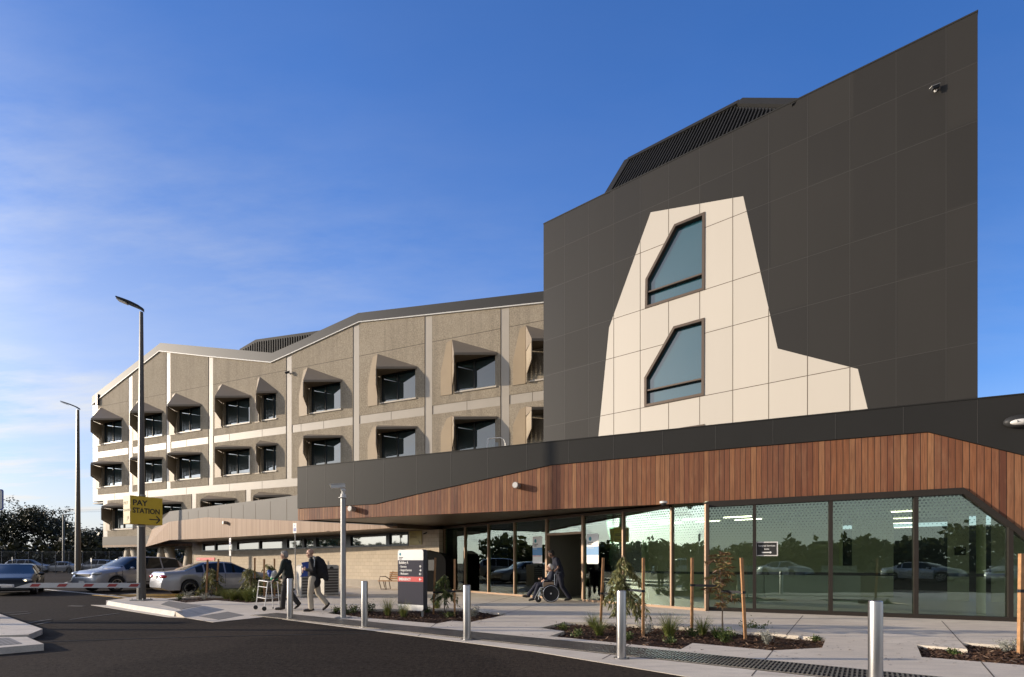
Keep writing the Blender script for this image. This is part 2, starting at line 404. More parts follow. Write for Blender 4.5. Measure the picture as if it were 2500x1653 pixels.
    mt['desk'] = M('reception_desk', (.55,.56,.48), .35, var=.04)
    mt['door'] = M('grey_door', (.14,.135,.115), .55, var=.03)
    a = N('lamp_tube'); a.set(col=(.9,.9,.8), em=(1,.93,.75), ems=6.0); mt['lamp'] = a.m
    mt['skin'] = M('skin', (.50,.29,.20), .55, var=.08, vs=20)
    mt['skindark'] = M('brown_skin', (.14,.075,.05), .55, var=.08, vs=20)
    mt['greyhair'] = M('grey_hair', (.30,.27,.24), .8, var=.25, vs=60)
    mt['whitehair'] = M('white_hair', (.62,.59,.54), .8, var=.1, vs=60)
    mt['blackhair'] = M('black_hair', (.012,.010,.009), .7, var=.2, vs=60)
    mt['greenjkt'] = M('dark_green_jacket', (.014,.022,.018), .85, var=.25, vs=9, bump=.3, bs=14)
    mt['blackcoat'] = M('black_coat', (.012,.011,.012), .85, var=.25, vs=9, bump=.3, bs=14)
    mt['navy'] = M('navy_cloth', (.010,.012,.026), .85, var=.25, vs=9, bump=.3, bs=14)
    mt['greytrs'] = M('dark_grey_trousers', (.028,.027,.028), .85, var=.2, vs=9, bump=.3, bs=14)
    mt['cremetrs'] = M('cream_trousers', (.47,.41,.32), .85, var=.12, vs=9, bump=.4, bs=14)
    mt['shoe'] = M('dark_leather', (.018,.011,.009), .45, var=.1)
    mt['silver'] = M('silver_car_paint', (.34,.35,.38), .32, metal=.5, spec=.5, var=.02, coat=.4)
    mt['blackpaint'] = M('dark_blue_car_paint', (.008,.010,.014), .3, metal=.1, spec=.4, var=.02, coat=.35)
    a = N('car_glass'); a.set(col=(.006,.008,.010), rough=.03, spec=.45); mt['carglass'] = a.m
    mt['tyre'] = M('tyre_rubber', (.014,.014,.014), .8, var=.1)
    mt['rim'] = M('alloy_rim', (.45,.45,.46), .3, metal=.8, var=0)
    mt['tail'] = M('tail_lamp', (.42,.012,.01), .15, var=0, coat=.5)
    mt['headlamp'] = M('headlamp_glass', (.55,.55,.52), .08, metal=.4, var=0)
    a = N('lit_headlamp'); a.set(col=(1,.95,.8), em=(1,.82,.5), ems=3.0); mt['lit'] = a.m
    mt['plastic'] = M('black_plastic', (.02,.02,.021), .55, var=0)
    mt['euc'] = leafmat('eucalypt_leaf', (.06,.075,.024), (.16,.17,.055), (.34,.31,.13))
    mt['eucdark'] = leafmat('green_eucalypt_leaf', (.03,.055,.018), (.07,.11,.03), (.17,.19,.06))
    mt['eucred'] = leafmat('red_tipped_leaf', (.12,.045,.025), (.20,.11,.05), (.20,.19,.06))
    mt['grass'] = leafmat('grass_blade', (.05,.085,.012), (.12,.165,.03), (.28,.26,.09))
    mt['shrub'] = leafmat('shrub_leaf', (.03,.055,.012), (.07,.11,.025), (.17,.19,.06))
    mt['silverleaf'] = leafmat('silver_leaf', (.20,.20,.16), (.33,.33,.28), (.45,.44,.38), .1)
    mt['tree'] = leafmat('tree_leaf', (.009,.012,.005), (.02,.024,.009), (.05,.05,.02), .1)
    mt['reddark'] = M('boom_red', (.30,.02,.02), .5, var=.05)  # red and white below darkened; shade on the boom arm is in the colour
    mt['boomwhite'] = M('boom_white', (.50,.50,.50), .5, var=.04)
    mt['woods'] = leafmat('woods_leaf', (.03,.042,.014), (.06,.075,.026), (.11,.12,.05), .4)
    mt['column'] = M('column_paint', (.42,.36,.28), .6, var=.06)
    mt['brick'] = mt['concdark']
mats()
SUN_E = 4.8; SKY_S = .13; EXPO = .12; SKY_ROT = math.radians(270); SKY_TINT = (1.20,1.54,2.26); SKY_SAT = 1.07; CLOUD = (5.9, 5.85, 5.7)
# ================= planes =================
PA = Plane(-1700, 239.5, 25.8)
PT = Plane(-353, 1327, 51.9)
P1 = Plane(-1550, 1900, 88.7)
PQ = Plane(210, 1725, 84.9)
PB = Plane(-353, 1067, 50.0)
PE = Plane(-500, 750, 45.0)

def clipx(poly, u0, u1):
    """z of polyline at ends + inner points between u0 and u1"""
    def zat(u):
        for (a, za), (b, zb) in zip(poly, poly[1:]):
            if a <= u <= b: return za + (zb-za)*(u-a)/(b-a)
        return poly[0][1] if u < poly[0][0] else poly[-1][1]
    return [(u0, zat(u0))] + [q for q in poly if u0+1e-4 < q[0] < u1-1e-4] + [(u1, zat(u1))]

# ================= ground, pavement, beds =================
kerb = [(448,1507),(520,1519),(645,1506),(900,1538),(1300,1589.5),(1685,1653),(2100,1722)]
pave = [G(*p) for p in kerb] + [V((9,-2,0)), V((40,-2,0)), V((45,45,0)), V((10,75,0)), G(455,1413), G(700,1425), G(724,1440), G(692,1451.5), G(488,1453.5), G(404,1461), G(330,1457.5), G(259,1466), G(259,1478), G(330,1489.5), G(430,1506)]
pave = [(p.x, p.y) for p in pave]
beds_px = [
 [(400,1463.5),(451,1471.6),(525,1465.4),(603,1471.8),(690,1467.5),(712,1459),(690,1454.5),(490,1456.5)],
 [(797,1497),(900,1509),(1065,1522.5),(1103,1515.5),(1150,1518.5),(1241,1500),(1160,1487),(835,1487.5)],
 [(1319,1533),(1378,1541),(1342,1553),(1540,1573),(1662,1585),(1691,1570),(1885,1588),(2007,1581.5),(2017,1558),(1900,1548),(1700,1533),(1460,1520),(1379,1518.5)],
 [(2238,1574),(2250,1604),(2500,1624),(2650,1636),(2650,1591),(2500,1579),(2350,1568.5),(2362,1585)],
]
beds = [[tuple(G(*p)[:2]) for p in b] for b in beds_px]
g = MB(); big = [(-420,-300),(420,-300),(420,420),(-420,420)]
g.prism([big, pave], lambda u, v, o: V((u, v, o)), -.25, -.006)
struct(g.build('ground', mt['asph']))
p = MB(); p.prism([pave] + beds, lambda u, v, o: V((u, v, o)), -.3, 0)
struct(p.build('pavement', mt['conc']))
bed_descr = ['the silver sedan', 'the direction totem', 'the fritted windows', 'the edge of the photo']
for k, b in enumerate(beds):
    m = MB(); m.prism([b], lambda u, v, o: V((u, v, o)), -.28, -.07)
    struct(m.build('garden_bed', mt['mulch']))
    xs = [q[0] for q in b]; ys = [q[1] for q in b]
    rnd = random.Random(k); ch = MB(); n = 0
    def inside(x, y):
        c = False
        for i in range(len(b)):
            (x1, y1), (x2, y2) = b[i], b[i-1]
            if (y1 > y) != (y2 > y) and x < (x2-x1)*(y-y1)/(y2-y1)+x1: c = not c
        return c
    for _ in range(160 if k else 40):
        x, y = rnd.choice(b); x += rnd.gauss(0, .35); y += rnd.gauss(0, .35)
        if inside(x, y) or k == 3 and y < 5: continue
        a = rnd.uniform(0, 6.28); l = rnd.uniform(.012, .03); dx, dy = V((math.cos(a), math.sin(a), 0))*l, V((-math.sin(a), math.cos(a), 0))*l*.35
        c = V((x, y, .012)); u = rnd.random(); ch.add([c-dx-dy, c+dx-dy, c+dx+dy, c-dx+dy], [(0,1,2,3)], [(u, 0)]*4)
    while n < (2600 if k else 700):
        x, y = rnd.uniform(min(xs), max(xs)), rnd.uniform(min(ys), max(ys))
        if not inside(x, y): continue
        n += 1; a = rnd.uniform(0, 6.28); l = rnd.uniform(.015, .045); w = rnd.uniform(.006, .014)
        dx, dy = V((math.cos(a), math.sin(a), rnd.uniform(-.5, .5)))*l, V((-math.sin(a), math.cos(a), rnd.uniform(-.6, .6)))*w
        c = V((x, y, -.055 + rnd.uniform(0, .02))); u = rnd.random()
        ch.add([c-dx-dy, c+dx-dy, c+dx+dy, c-dx+dy], [(0,1,2,3)], [(u, 0)]*4)
    tag(ch.build('mulch', mt['chip'], recalc=False), 'dark bark mulch chips in the bed beside ' + bed_descr[k], None, None, 'stuff')

# raised kerb island under the lamp
IZ = .13
top = [G(263,1467,IZ), G(337,1479,IZ), G(428,1492.5,IZ), G(497,1479,IZ), G(404,1462.5,IZ), G(330,1456.5,IZ)]
m = MB(); m.slab([[(q.x, q.y) for q in top]], -.2, IZ-.004); 
struct(m.build('pavement_island', mt['conc']))
m = MB()
for a, b in zip(top[:3], top[1:3]):
    out = V(((b-a).y, -(b-a).x, 0)).normalized()
    if out.y > 0: out = -out
    inn = -out*.16
    m.hexa([a+out*.05-V((0,0,.2)), b+out*.05-V((0,0,.2)), b+inn-V((0,0,.2)), a+inn-V((0,0,.2)), a+V((0,0,.0)), b, b+inn, a+inn])
struct(m.build('kerb', mt['kerb']))
m = MB(); a, b = top[2], top[3]; c, d = G(452,1507.5,.003), G(548,1488,.003)
m.add([a, b, d, c, a-V((0,0,.3)), b-V((0,0,.3)), d-V((0,0,.2)), c-V((0,0,.2))], [(0,1,2,3),(4,5,6,7),(0,3,7,4),(1,2,6,5),(2,3,7,6)])
struct(m.build('kerb_ramp', mt['conc']))
m = MB(); m.slab([[tuple(G(*q)[:2]) for q in ((485,1505),(556,1493.5),(596,1502),(532,1513.5))]], -.02, .005)
struct(m.build('tactile_paving', mt['tactile']))
m = MB(); m.slab([[tuple(G(x,y,IZ)[:2]) for x, y in ((392,1476),(412,1467.5),(492,1478.5),(440,1488))]], 0, IZ+.004)
struct(m.build('tactile_paving', mt['tactile']))
# gutter lip
m = MB(); m.slab([[tuple(G(*q)[:2]) for q in ((222,1477),(262,1477.5),(331,1489),(432,1506),(449,1508.5),(410,1506.5))]], -.1, 0.001)
struct(m.build('gutter', mt['conc']))
# traffic island at the left edge
tz = .1
isl = [G(-260,1440,tz), G(-60,1478,tz), G(0,1499,tz), G(104,1535.5,tz), G(70,1549,tz), G(-20,1552,tz), G(-300,1552,tz)]
m = MB(); m.slab([[(q.x, q.y) for q in isl]], -.2, tz); struct(m.build('traffic_island', mt['conc']))
isl = [G(-300,1556,tz), G(66,1555,tz), G(107,1572,tz), G(0,1581,tz), G(-300,1600,tz)]
m = MB(); m.slab([[(q.x, q.y) for q in isl]], -.2, tz); struct(m.build('traffic_island', mt['conc']))
m = MB(); m.slab([[tuple(G(*q, tz)[:2]) for q in ((-80,1559),(22,1557.5),(54,1572),(-80,1582))]], 0, tz+.005); struct(m.build('tactile_paving', mt['tactile']))
# paving joints
m = MB()
for a, b in (((1920,1550),(1960,1503)), ((2299,1516),(2362,1585)), ((2396,1617),(2440,1668)), ((1540,1573),(1470,1609)), ((1887,1588),(1835,1650)), ((1257,1455),(1150,1482)), ((1330,1470),(1225,1500)), ((640,1490),(820,1480)), ((1065,1522),(1020,1553))):
    a, b = G(*a), G(*b); m.bar(a + V((0,0,-.004)), b + V((0,0,-.004)), .014, .012)
struct(m.build('paving_joint', mt['seamdark']))
# drain with bars
up = [(680,1497),(900,1515.6),(1400,1567),(1900,1622),(2250,1661)]
A0, A1 = G(*up[0]), G(*up[2]); du = (A1-A0).normalized(); dn = V((du.y, -du.x, 0)); dn = dn if dn.y < 0 else -dn
ln = 17.5; wd = .80
t = thing('drain_grating', A0, 'long strip of dark steel bars set into the paving beside the bollards', 'drain grating')
m = MB(); q = [A0, A0+du*ln, A0+du*ln+dn*wd, A0+dn*wd]
m.slab([[(x.x, x.y) for x in q]], -.02, .004); m.build('pit', mt['pit'], t)
m = MB()
for i in range(int(ln/.052)):
    c = A0 + du*(.03+i*.052); m.bar(c+dn*.03+V((0,0,.011)), c+dn*(wd-.03)+V((0,0,.011)), .022, .012)
for j in range(5):
    c = A0 + dn*(.02+j*.19); m.bar(c+V((0,0,.0095)), c+du*ln+V((0,0,.0095)), .012, .008)
m.build('bar', mt['grate'], t)
# road markings and seam
m = MB()
def line(mb, pts, w, z=.0):
    for a, b in zip(pts, pts[1:]):
        a, b = G(*a), G(*b); mb.bar(a+V((0,0,z)), b+V((0,0,z)), w, .008)
line(m, [(112,1439),(250,1452),(318,1460)], .2); line(m, [(150,1427),(165,1421)], .12); line(m, [(250,1453.5),(335,1450)], .45)
struct(m.build('road_marking', mt['linewhite']))
m = MB()
line(m, [(230,1452.5),(335,1462)], .16); line(m, [(265,1452),(470,1451)], .4); line(m, [(270,1455.5),(470,1454)], .35); line(m, [(280,1459),(430,1458)], .3); line(m, [(290,1461.8),(380,1461.3)], .2); line(m, [(470,1449),(720,1446)], .16)
struct(m.build('road_marking', mt['lineyellow']))
m = MB()
line(m, [(5,1497),(70,1493)], .09); line(m, [(25,1502),(75,1497)], .08); line(m, [(70,1521),(125,1512)], .09); line(m, [(90,1525),(120,1519)], .07); line(m, [(170,1513),(290,1497)], .06); line(m, [(170,1479),(205,1480)], .12)
struct(m.build('road_marking', mt['linefaint']))
m = MB(); line(m, [(105,1567),(350,1558.5),(600,1552),(900,1546)], .022, -.002); struct(m.build('road_seam', mt['ink']))

# ================= ward building (long facade with hooded windows) =================
A_top = [(227,969),(394,838),(667,862.5),(750,826),(777.5,810.5),(876.5,765.4),(1400,704)]
A_bot = [(227,987),(239.5,976.5),(391,857),(509,870),(663,884.5),(713,862),(878,786),(1400,731)]
at = [PA.uz(*q) for q in A_top]; ab = [PA.uz(*q) for q in A_bot]
wb = thing('ward_building', PA.P(0, 0), 'long three storey ward block of pebbled concrete with hooded windows and cream bands', 'building')
U = PA.U
uL, uR, uS = at[0][0], at[-1][0], U(252)
ZB = [(2.77, 7.13), (7.75, 11.21), (11.8, None)]
wide = dict(b=3.26, p=1.34, a=.89); narrow = dict(b=1.87, p=.85, a=.56)
units = []   # (apex px, floor, kind)
for x, kd in ((247.4,wide),(341,wide),(429.6,wide),(543,wide),(635,narrow),(751.7,wide),(922.4,wide),(1104,wide),(1284,wide)):
    units.append((x, 2, kd)); units.append((x, 1, kd))
for x in (272.7, 386, 508.7, 633.7): units.append((x, 0, wide))
ZC = {2: 14.48, 1: 10.45, 0: 6.42}
def winrect(x, fl, kd):
    u = U(x); zc = ZC[fl]
    return (u+.22, u+kd['b']-.14, zc-1.98, zc+.02)
rects = [winrect(*q) for q in units]
holes = [[(r[0], r[2]), (r[1], r[2]), (r[1], r[3]), (r[0], r[3])] for r in rects]
m = MB()
m.pbox(PA, uL, uR, 11.21, 11.8, -.35, 0); m.pbox(PA, uL, uR, 7.13, 7.75, -.35, .001)
for x0, x1 in ((227,239.5),(313.5,324),(406,417),(509,521),(699,713),(862,878),(1037,1056),(1222,1244)):
    u0, u1 = U(x0), U(x1); zt = [(u, z-.03) for u, z in clipx(ab, u0, u1)]
    m.wall(PA, [[(u0, 11.802), (u1, 11.802)] + zt[::-1]], -.35, -.002); m.pbox(PA, u0, u1, 7.752, 11.208, -.35, -.002)
for x0, x1 in ((252,263),(468,479),(600,613),(800,812),(1000,1012)): m.pbox(PA, U(x0), U(x1), 3.73, 7.128, -.35, -.002)
m.build('cream_band', mt['creamband'], wb)
# main volume behind, kept under the parapet
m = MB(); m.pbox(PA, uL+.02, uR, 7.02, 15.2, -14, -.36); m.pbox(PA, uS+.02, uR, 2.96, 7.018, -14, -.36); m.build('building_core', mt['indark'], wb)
# pebbled panels between the bands
bays2 = [(239.5,313.5),(324,406),(417,509),(521,699),(713,862),(878,1037),(1056,1222),(1244,1400)]
m = MB(); seam = MB()
def panel(u0, u1, zb_, ztop):
    lo = [(u0, zb_), (u1, zb_)] + (list(reversed(clipx(ztop, u0, u1))) if isinstance(ztop, list) else [(u1, ztop), (u0, ztop)])
    hs = [h for h, r in zip(holes, rects) if r[0] > u0 and r[1] < u1 and r[2] > zb_ and (isinstance(ztop, list) or r[3] < ztop)]
    m.wall(PA, [lo] + hs, -.35, .025)
abin = [(u, z-.06) for u, z in ab]
for x0, x1 in bays2:
    u0, u1 = U(x0), U(x1)
    panel(u0, u1, 11.8, abin); panel(u0, u1, 7.75, 11.21)
    zl = min(z for u, z in clipx(ab, u0, u1))
    if zl > 16.1: seam.pbox(PA, u0, u1, 16.02, 16.055, .02, .028)
u16 = [q for q in clipx(ab, U(239.5), U(313.5))]
for x0, x1 in ((263,468),(479,600),(613,800),(812,1000)): panel(U(x0), U(x1), 3.73, 7.13)
m.build('pebbled_panel', mt['agg'], wb)
for x0 in (313.5,324,406,417,509,521,699,713,862,878,1037,1056,1222,1244):
    u = U(x0); seam.pbox(PA, u-.02, u+.02, 7.75, min(clipx(ab, u, u+.01)[0][1]-.1, 30), .0, .022)
for x0 in (280,345,360,455,560,640,735,790,955,1140,1300):
    u = U(x0); seam.pbox(PA, u-.012, u+.012, 11.22, 11.79, -.002, .006); seam.pbox(PA, u-.012, u+.012, 7.14, 7.74, -.002, .006)
seam.build('panel_joint', mt['seamdark'], wb)
# parapet
m = MB(); m.wall(PA, [list(reversed(at)) + [(ab[0][0], ab[0][1])] + ab[1:]], -.5, .09); m.build('parapet', mt['parapet'], wb)
m = MB()
for (u0, z0), (u1, z1) in zip(ab, ab[1:]): m.hexa([PA.P(u0,z0-.07,.11), PA.P(u1,z1-.07,.11), PA.P(u1,z1-.07,0), PA.P(u0,z0-.07,0), PA.P(u0,z0-.002,.11), PA.P(u1,z1-.002,.11), PA.P(u1,z1-.002,0), PA.P(u0,z0-.002,0)])
m.build('parapet_drip', mt['offwhite'], wb)
m = MB(); m.pbox(PA, U(239.5)-.05, U(243.5), 16.2, 17.2, .05, .2); m.build('rainwater_head', mt['charc'], wb)
m = MB(); m.pbox(PA, uS-.02, uR, 2.95, 3.73, .0, .05); m.build('metal_band', mt['greymetal'], wb)
m = MB(); m.pbox(PA, uS-.02, uR, 2.77, 2.948, -1.0, .04); m.build('timber_edge', mt['batten'], wb)
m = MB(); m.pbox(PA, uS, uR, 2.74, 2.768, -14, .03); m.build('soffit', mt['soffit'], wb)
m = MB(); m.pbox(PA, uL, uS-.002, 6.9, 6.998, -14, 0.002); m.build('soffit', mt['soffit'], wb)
# set back plant screen
PA2 = PA.shifted(-4)
sc = [PA2.uz(*q) for q in ((581,880),(585,852),(624,829),(800,804),(800,880))]
m = MB(); m.wall(PA2, [sc], -3, 0)
scr = m.build('roof_screen', mt['fascia'], wb)
m = MB(); u0, u1 = sc[0][0], sc[3][0]
n = int((u1-u0)/.28)
for i in range(n):
    u = u0+.1+i*.28; zt = clipx(sc[1:4], u, u+.001)[0][1]-.25
    m.pbox(PA2, u, u+.12, 15.5, zt, .0, .09)
m.build('louvre', mt['fascia'], scr)
# angled columns under the cantilever
for xt, xb, dep in ((295,283,-.8),(306,320,-.8),(366,354,-1.2),(379,393,-1.2),(426,411,-1.5),(440,455,-1.5)):
    m = MB(); a, b = PA.P(U(xb), -.1, dep), PA.P(U(xt), 2.75, dep)
    n_ = 12; vs = []
    for c_, w_, d_ in ((a, .40, .30), (b, .56, .36)): vs += [c_ + PA.u*w_*math.cos(2*math.pi*i/n_) + PA.n*d_*math.sin(2*math.pi*i/n_) for i in range(n_)]
    m.add(vs, [(i, (i+1) % n_, n_+(i+1) % n_, n_+i) for i in range(n_)] + [tuple(range(n_))[::-1], tuple(range(n_, 2*n_))]); m.build('column', mt['column'], wb, smooth=50)
m = MB(); m.pbox(PA, U(262), uR, 0, 2.74, -9, -8.8); m.build('undercroft_shade', mt['ink'], wb)  # near-black sheet stands in for the shaded void behind the columns
# windows and hoods
for (x, fl, kd), r in zip(units, rects):
    u = U(x); zc = ZC[fl]; z0 = zc-2.08; b_, p_, a_ = kd['b'], kd['p'], kd['a']
    rise = 1.46 if fl == 2 else .5
    fr = MB(); o0, o1 = -.24, -.14; w = .07
    for q in ((r[0], r[1], r[2], r[2]+w), (r[0], r[1], r[3]-w, r[3]), (r[0], r[0]+w, r[2]+w, r[3]-w), (r[1]-w, r[1], r[2]+w, r[3]-w)): fr.pbox(PA, *q, o0, o1)
    mid = r[0] + (r[1]-r[0])*.46
    if kd is wide: fr.pbox(PA, mid-.05, mid+.05, r[2]+w, r[3]-w, o0, o1+.02)
    else: fr.pbox(PA, r[1]-.5, r[1]-.43, r[2]+w, r[3]-w, o0, o1+.02)
    win = fr.build('window', mt['frame'], wb)
    q = MB(); q.pbox(PA, r[0]+.03, r[1]-.03, r[2]+.03, r[3]-.03, -.21, -.195); q.build('pane', mt['pane'], win)
    q = MB(); q.pbox(PA, r[0], r[1]+.1, r[2]-.10, r[2]-.002, -.2, .09); q.build('sill', mt['cream'], win)
    # hood: roof wedge
    th = .07
    apx, cor, rc = PA.P(u, zc+rise, .03), PA.P(u+a_, zc, p_), PA.P(u+b_, zc+.1, .06)
    apx0, rc0 = PA.P(u, zc+.14, .03), PA.P(u+b_, zc-.02, .03)
    d = V((0,0,th)); hd = MB()
    hd.add([apx, cor, rc, cor-d*2.2, rc-d*2.2, PA.P(u, zc-.1, .03)], [(0,1,2),(1,3,4,2),(3,5,4),(0,5,3,1),(0,2,4,5)])
    hood = hd.build('window_hood', mt['hooddark'], wb)
    # fin: folded sheet projecting from the wall, chamfered towards its foot
    f = MB(); zl = zc-.16
    prof = [(.02, z0), (.24, z0), (.24, z0+.5), (p_, zc-1.22), (p_, zl), (.02, zl)]
    tdir = PA.u*(a_/p_)
    def fp(q, s): return PA.P(u, q[1], q[0]) + tdir*q[0] + PA.u*s
    lo = [fp(q, 0) for q in prof]; hi = [fp(q, .03) for q in prof]
    uvs = [(q[0]*1.2, q[1]-z0) for q in prof]*2
    f.add(lo + hi, [(0,1,2,3,4,5), (11,10,9,8,7,6)], uvs)
    f.build('side_screen', mt['perf'], hood, recalc=False)
    e = MB()
    for i in range(1, 4): e.bar(fp(prof[i], .015), fp(prof[i+1], .015), .05, .05)
    e.build('screen_edge', mt['hooddark'], hood)
    lp = MB(); lp.wall(PA, [[(u-.83, z0-.05), (u, z0-.05), (u, zc+rise-.02), (u-.38, zc+rise-.16), (u-.83, zc-.55)]] if kd is wide else [[(u-.5, z0-.05), (u, z0-.05), (u, zc+rise-.02), (u-.2, zc+rise-.16), (u-.5, zc-.45)]], .0, .06)
    lp.build('wall_flange', mt['hood'], hood)

# ================= tower =================
def panelmat(name, col, us, zs, rough, spec, amt, seed):
    a = N(name); uv = a.coord('UV'); sep = a.n('ShaderNodeSeparateXYZ'); a.l(uv, sep.inputs[0]); rr = random.Random(seed)
    def steps(sock, edges):
        x = a.n('ShaderNodeValToRGB'); a.l(a.math('ADD', a.math('DIVIDE', sock, 25.0), .1), x.inputs[0]); x.color_ramp.interpolation = 'CONSTANT'; e = x.color_ramp.elements
        ed = [0.0] + [q/25+.1 for q in edges]
        while len(e) < len(ed): e.new(.5)
        for i, p_ in enumerate(ed): g_ = rr.random(); e[i].position = p_; e[i].color = (g_, g_, g_, 1)
        return x.outputs[0]
    k = a.math('ADD', a.math('MULTIPLY', steps(sep.outputs[0], us), 7.31), a.math('MULTIPLY', steps(sep.outputs[1], zs), 3.17))
    wn = a.n('ShaderNodeTexWhiteNoise', noise_dimensions='1D'); a.l(k, wn.inputs['W'])
    st = a.noise(a.mapping(uv, (2.5,.16,1)), 1.0, 4, .6); bg_ = a.noise(uv, .4, 3)
    v_ = a.math('ADD', a.math('MULTIPLY', wn.outputs[0], .5), a.math('ADD', a.math('MULTIPLY', st, .3), a.math('MULTIPLY', bg_, .3)))
    a.set(col=a.mix(v_, mul(col, 1-amt), mul(col, 1+amt)), rough=a.math('ADD', a.math('MULTIPLY', wn.outputs[0], .10), rough-.05), spec=spec); return a.m
_ju = sorted(PT.U(x) for x in (1378.8,1437,1498.4,1563,1632.3,1708.2,1788.9,1876.6,1971.3,2074.8,2187.6,2309.7)); _jz = [6.1,7.74,10.12,11.78,14.14,15.83]
mt['darkp'] = panelmat('charcoal_panels', (.0265,.0245,.0220), _ju, _jz, .6, .22, .20, 3)
mt['creamp'] = panelmat('cream_panels', (.535,.485,.41), _ju, _jz, .46, .5, .055, 5)
tw = thing('tower_block', PT.P(0, 0), 'tall charcoal panelled tower with a cream shape round its slanted windows', 'building')
TU = PT.U
tuL, tuR = TU(1327), TU(2387); TZ = 17.28
wpx = [[(775,163),(595,237),(425,560),(422,733),(773,622)], [(772,787),(590,838),(418,1140),(418,1312),(770,1243)]]
wpx = [[(1400+a/2.4125, 450+b/2.4125) for a, b in w] for w in wpx]
wins = [[PT.uz(*q) for q in w] for w in wpx]
wins.append([(u, z-4.05) for u, z in wins[1]])
def inset(poly, k):
    n = len(poly); out = []
    ar = sum(poly[i][0]*poly[(i+1) % n][1]-poly[(i+1) % n][0]*poly[i][1] for i in range(n))
    sg = 1 if ar > 0 else -1
    for i in range(n):
        p0, p1, p2 = V(poly[i-1]), V(poly[i]), V(poly[(i+1) % n])
        d1, d2 = (p1-p0).normalized(), (p2-p1).normalized()
        n1, n2 = V((-d1.y, d1.x))*sg, V((-d2.y, d2.x))*sg
        b = (n1+n2); b = b/(b.length_squared/2) if b.length_squared > .2 else b
        out.append(tuple(p1 + b*k))
    return out
crm = [PT.uz(*q) for q in ((1453.9,1067.6),(1487,800),(1588.6,518.4),(1814.5,479),(1898.7,851),(2094.3,901),(2118,997))]
crm[0] = (crm[0][0]-.25, 3.4); crm.append((crm[-1][0]+1.2, 3.4))
m = MB(); m.wall(PT, [[(tuL, 3.3), (tuR, 3.3), (tuR, TZ), (tuL, TZ)], crm], -.3, 0); m.build('charcoal_cladding', mt['darkp'], tw)
m = MB(); m.wall(PT, [crm] + wins, -.3, .001); m.build('cream_cladding', mt['creamp'], tw)
m = MB(); m.pbox(PT, tuL+.01, tuR-.3, 3.3, TZ-.3, -12, -.302); m.build('building_core', mt['dark'], tw)
sd, sl = MB(), MB()
for x in (1378.8,1437,1498.4,1563,1632.3,1708.2,1788.9,1876.6,1971.3,2074.8,2187.6,2309.7):
    u = TU(x)
    # split joints by what they cross
    inz = []
    for i in range(len(crm)):
        (a, za), (b, zb) = crm[i], crm[(i+1) % len(crm)]
        if (a-u)*(b-u) < 0: inz.append(za+(zb-za)*(u-a)/(b-a))
    inz.sort()
    c0, c1 = (inz[0], inz[-1]) if len(inz) >= 2 else (3.3, 3.3)
    wz = []
    for w in wins:
        zz = [za+(zb-za)*(u-a)/(b-a) for (a, za), (b, zb) in zip(w, w[1:]+w[:1]) if (a-u)*(b-u) < 0]
        if len(zz) >= 2: wz.append((min(zz), max(zz)))
    z = c0
    for lo, hi in sorted(wz):
        if lo > z: sd.pbox(PT, u-.011, u+.011, z, lo, -.01, .0045)
        z = hi
    sd.pbox(PT, u-.011, u+.011, z, c1, -.01, .0045)
    sl.pbox(PT, u-.006, u+.006, max(c1, 3.3), TZ-.01, -.01, .0035)
for z in (15.83, 14.14, 11.78, 10.12, 7.74, 6.1):
    cr = []
    for poly in [crm] + wins:
        cr.append(sorted(a+(b-a)*(z-za)/(zb-za) for (a, za), (b, zb) in zip(poly, poly[1:]+poly[:1]) if (za-z)*(zb-z) < 0))
    cu = cr[0]
    segs = [(tuL, tuR)] if len(cu) < 2 else [(tuL, cu[0]), (cu[-1], tuR)]
    for a, b in segs: sl.pbox(PT, a+.01, b-.01, z-.007, z+.007, -.012, .0025)
    if len(cu) >= 2:
        u = cu[0]
        for w in cr[1:]:
            if len(w) >= 2: sd.pbox(PT, u, w[0], z-.012, z+.012, -.01, .003); u = w[-1]
        sd.pbox(PT, u, cu[-1], z-.012, z+.012, -.01, .003)
sd.build('panel_joint', mt['seamdark'], tw); sl.build('panel_joint', mt['seamlight'], tw)
for i, w in enumerate(wins):
    fr = MB(); fr.wall(PT, [w, list(reversed(inset(w, .10)))], -.22, .03)
    wi = fr.build('window', mt['bronze'], tw)
    q = MB(); q.wall(PT, [inset(w, .07)], -.2, -.16); q.build('pane', mt['towerpane'], wi)
    zt = min(z for u, z in w) ; ul, ur = min(u for u, z in w), max(u for u, z in w)
    q = MB(); q.pbox(PT, ul+.1, ur-.1, zt+.63, zt+.69, -.19, .0); q.build('transom', mt['bronze'], wi)
# capping and leaning louvre screen on the roof
m = MB(); m.pbox(PT, tuL-.01, tuR+.01, TZ+.001, TZ+.05, -.4, .012); m.build('capping', mt['fascia'], tw)
PT2 = PT.shifted(-1.9)
BL, TL, TR, BR = PT.at(1483,469.5,-.1), PT2.at(1534.4,393), PT2.at(1805.5,254.9), PT.at(1945.8,245.6,-.1)
TL.z = TR.z = 19.75; BL.z = BR.z = TZ-.1
bk = -PT.n*3.5
m = MB(); m.add([BL,BR,TR,TL,BL+bk,BR+bk,TR+bk,TL+bk], [(0,1,2,3),(7,6,5,4),(0,4,5,1),(1,5,6,2),(2,6,7,3),(3,7,4,0)])
rs = m.build('roof_screen', mt['ink'], tw)
nrm = (BR-BL).cross(TL-BL).normalized(); nrm = nrm if nrm.y < 0 else -nrm
m = MB(); d = (TL-BL); L = (BR-BL).length; e = (BR-BL).normalized()
n = int(L/.15)
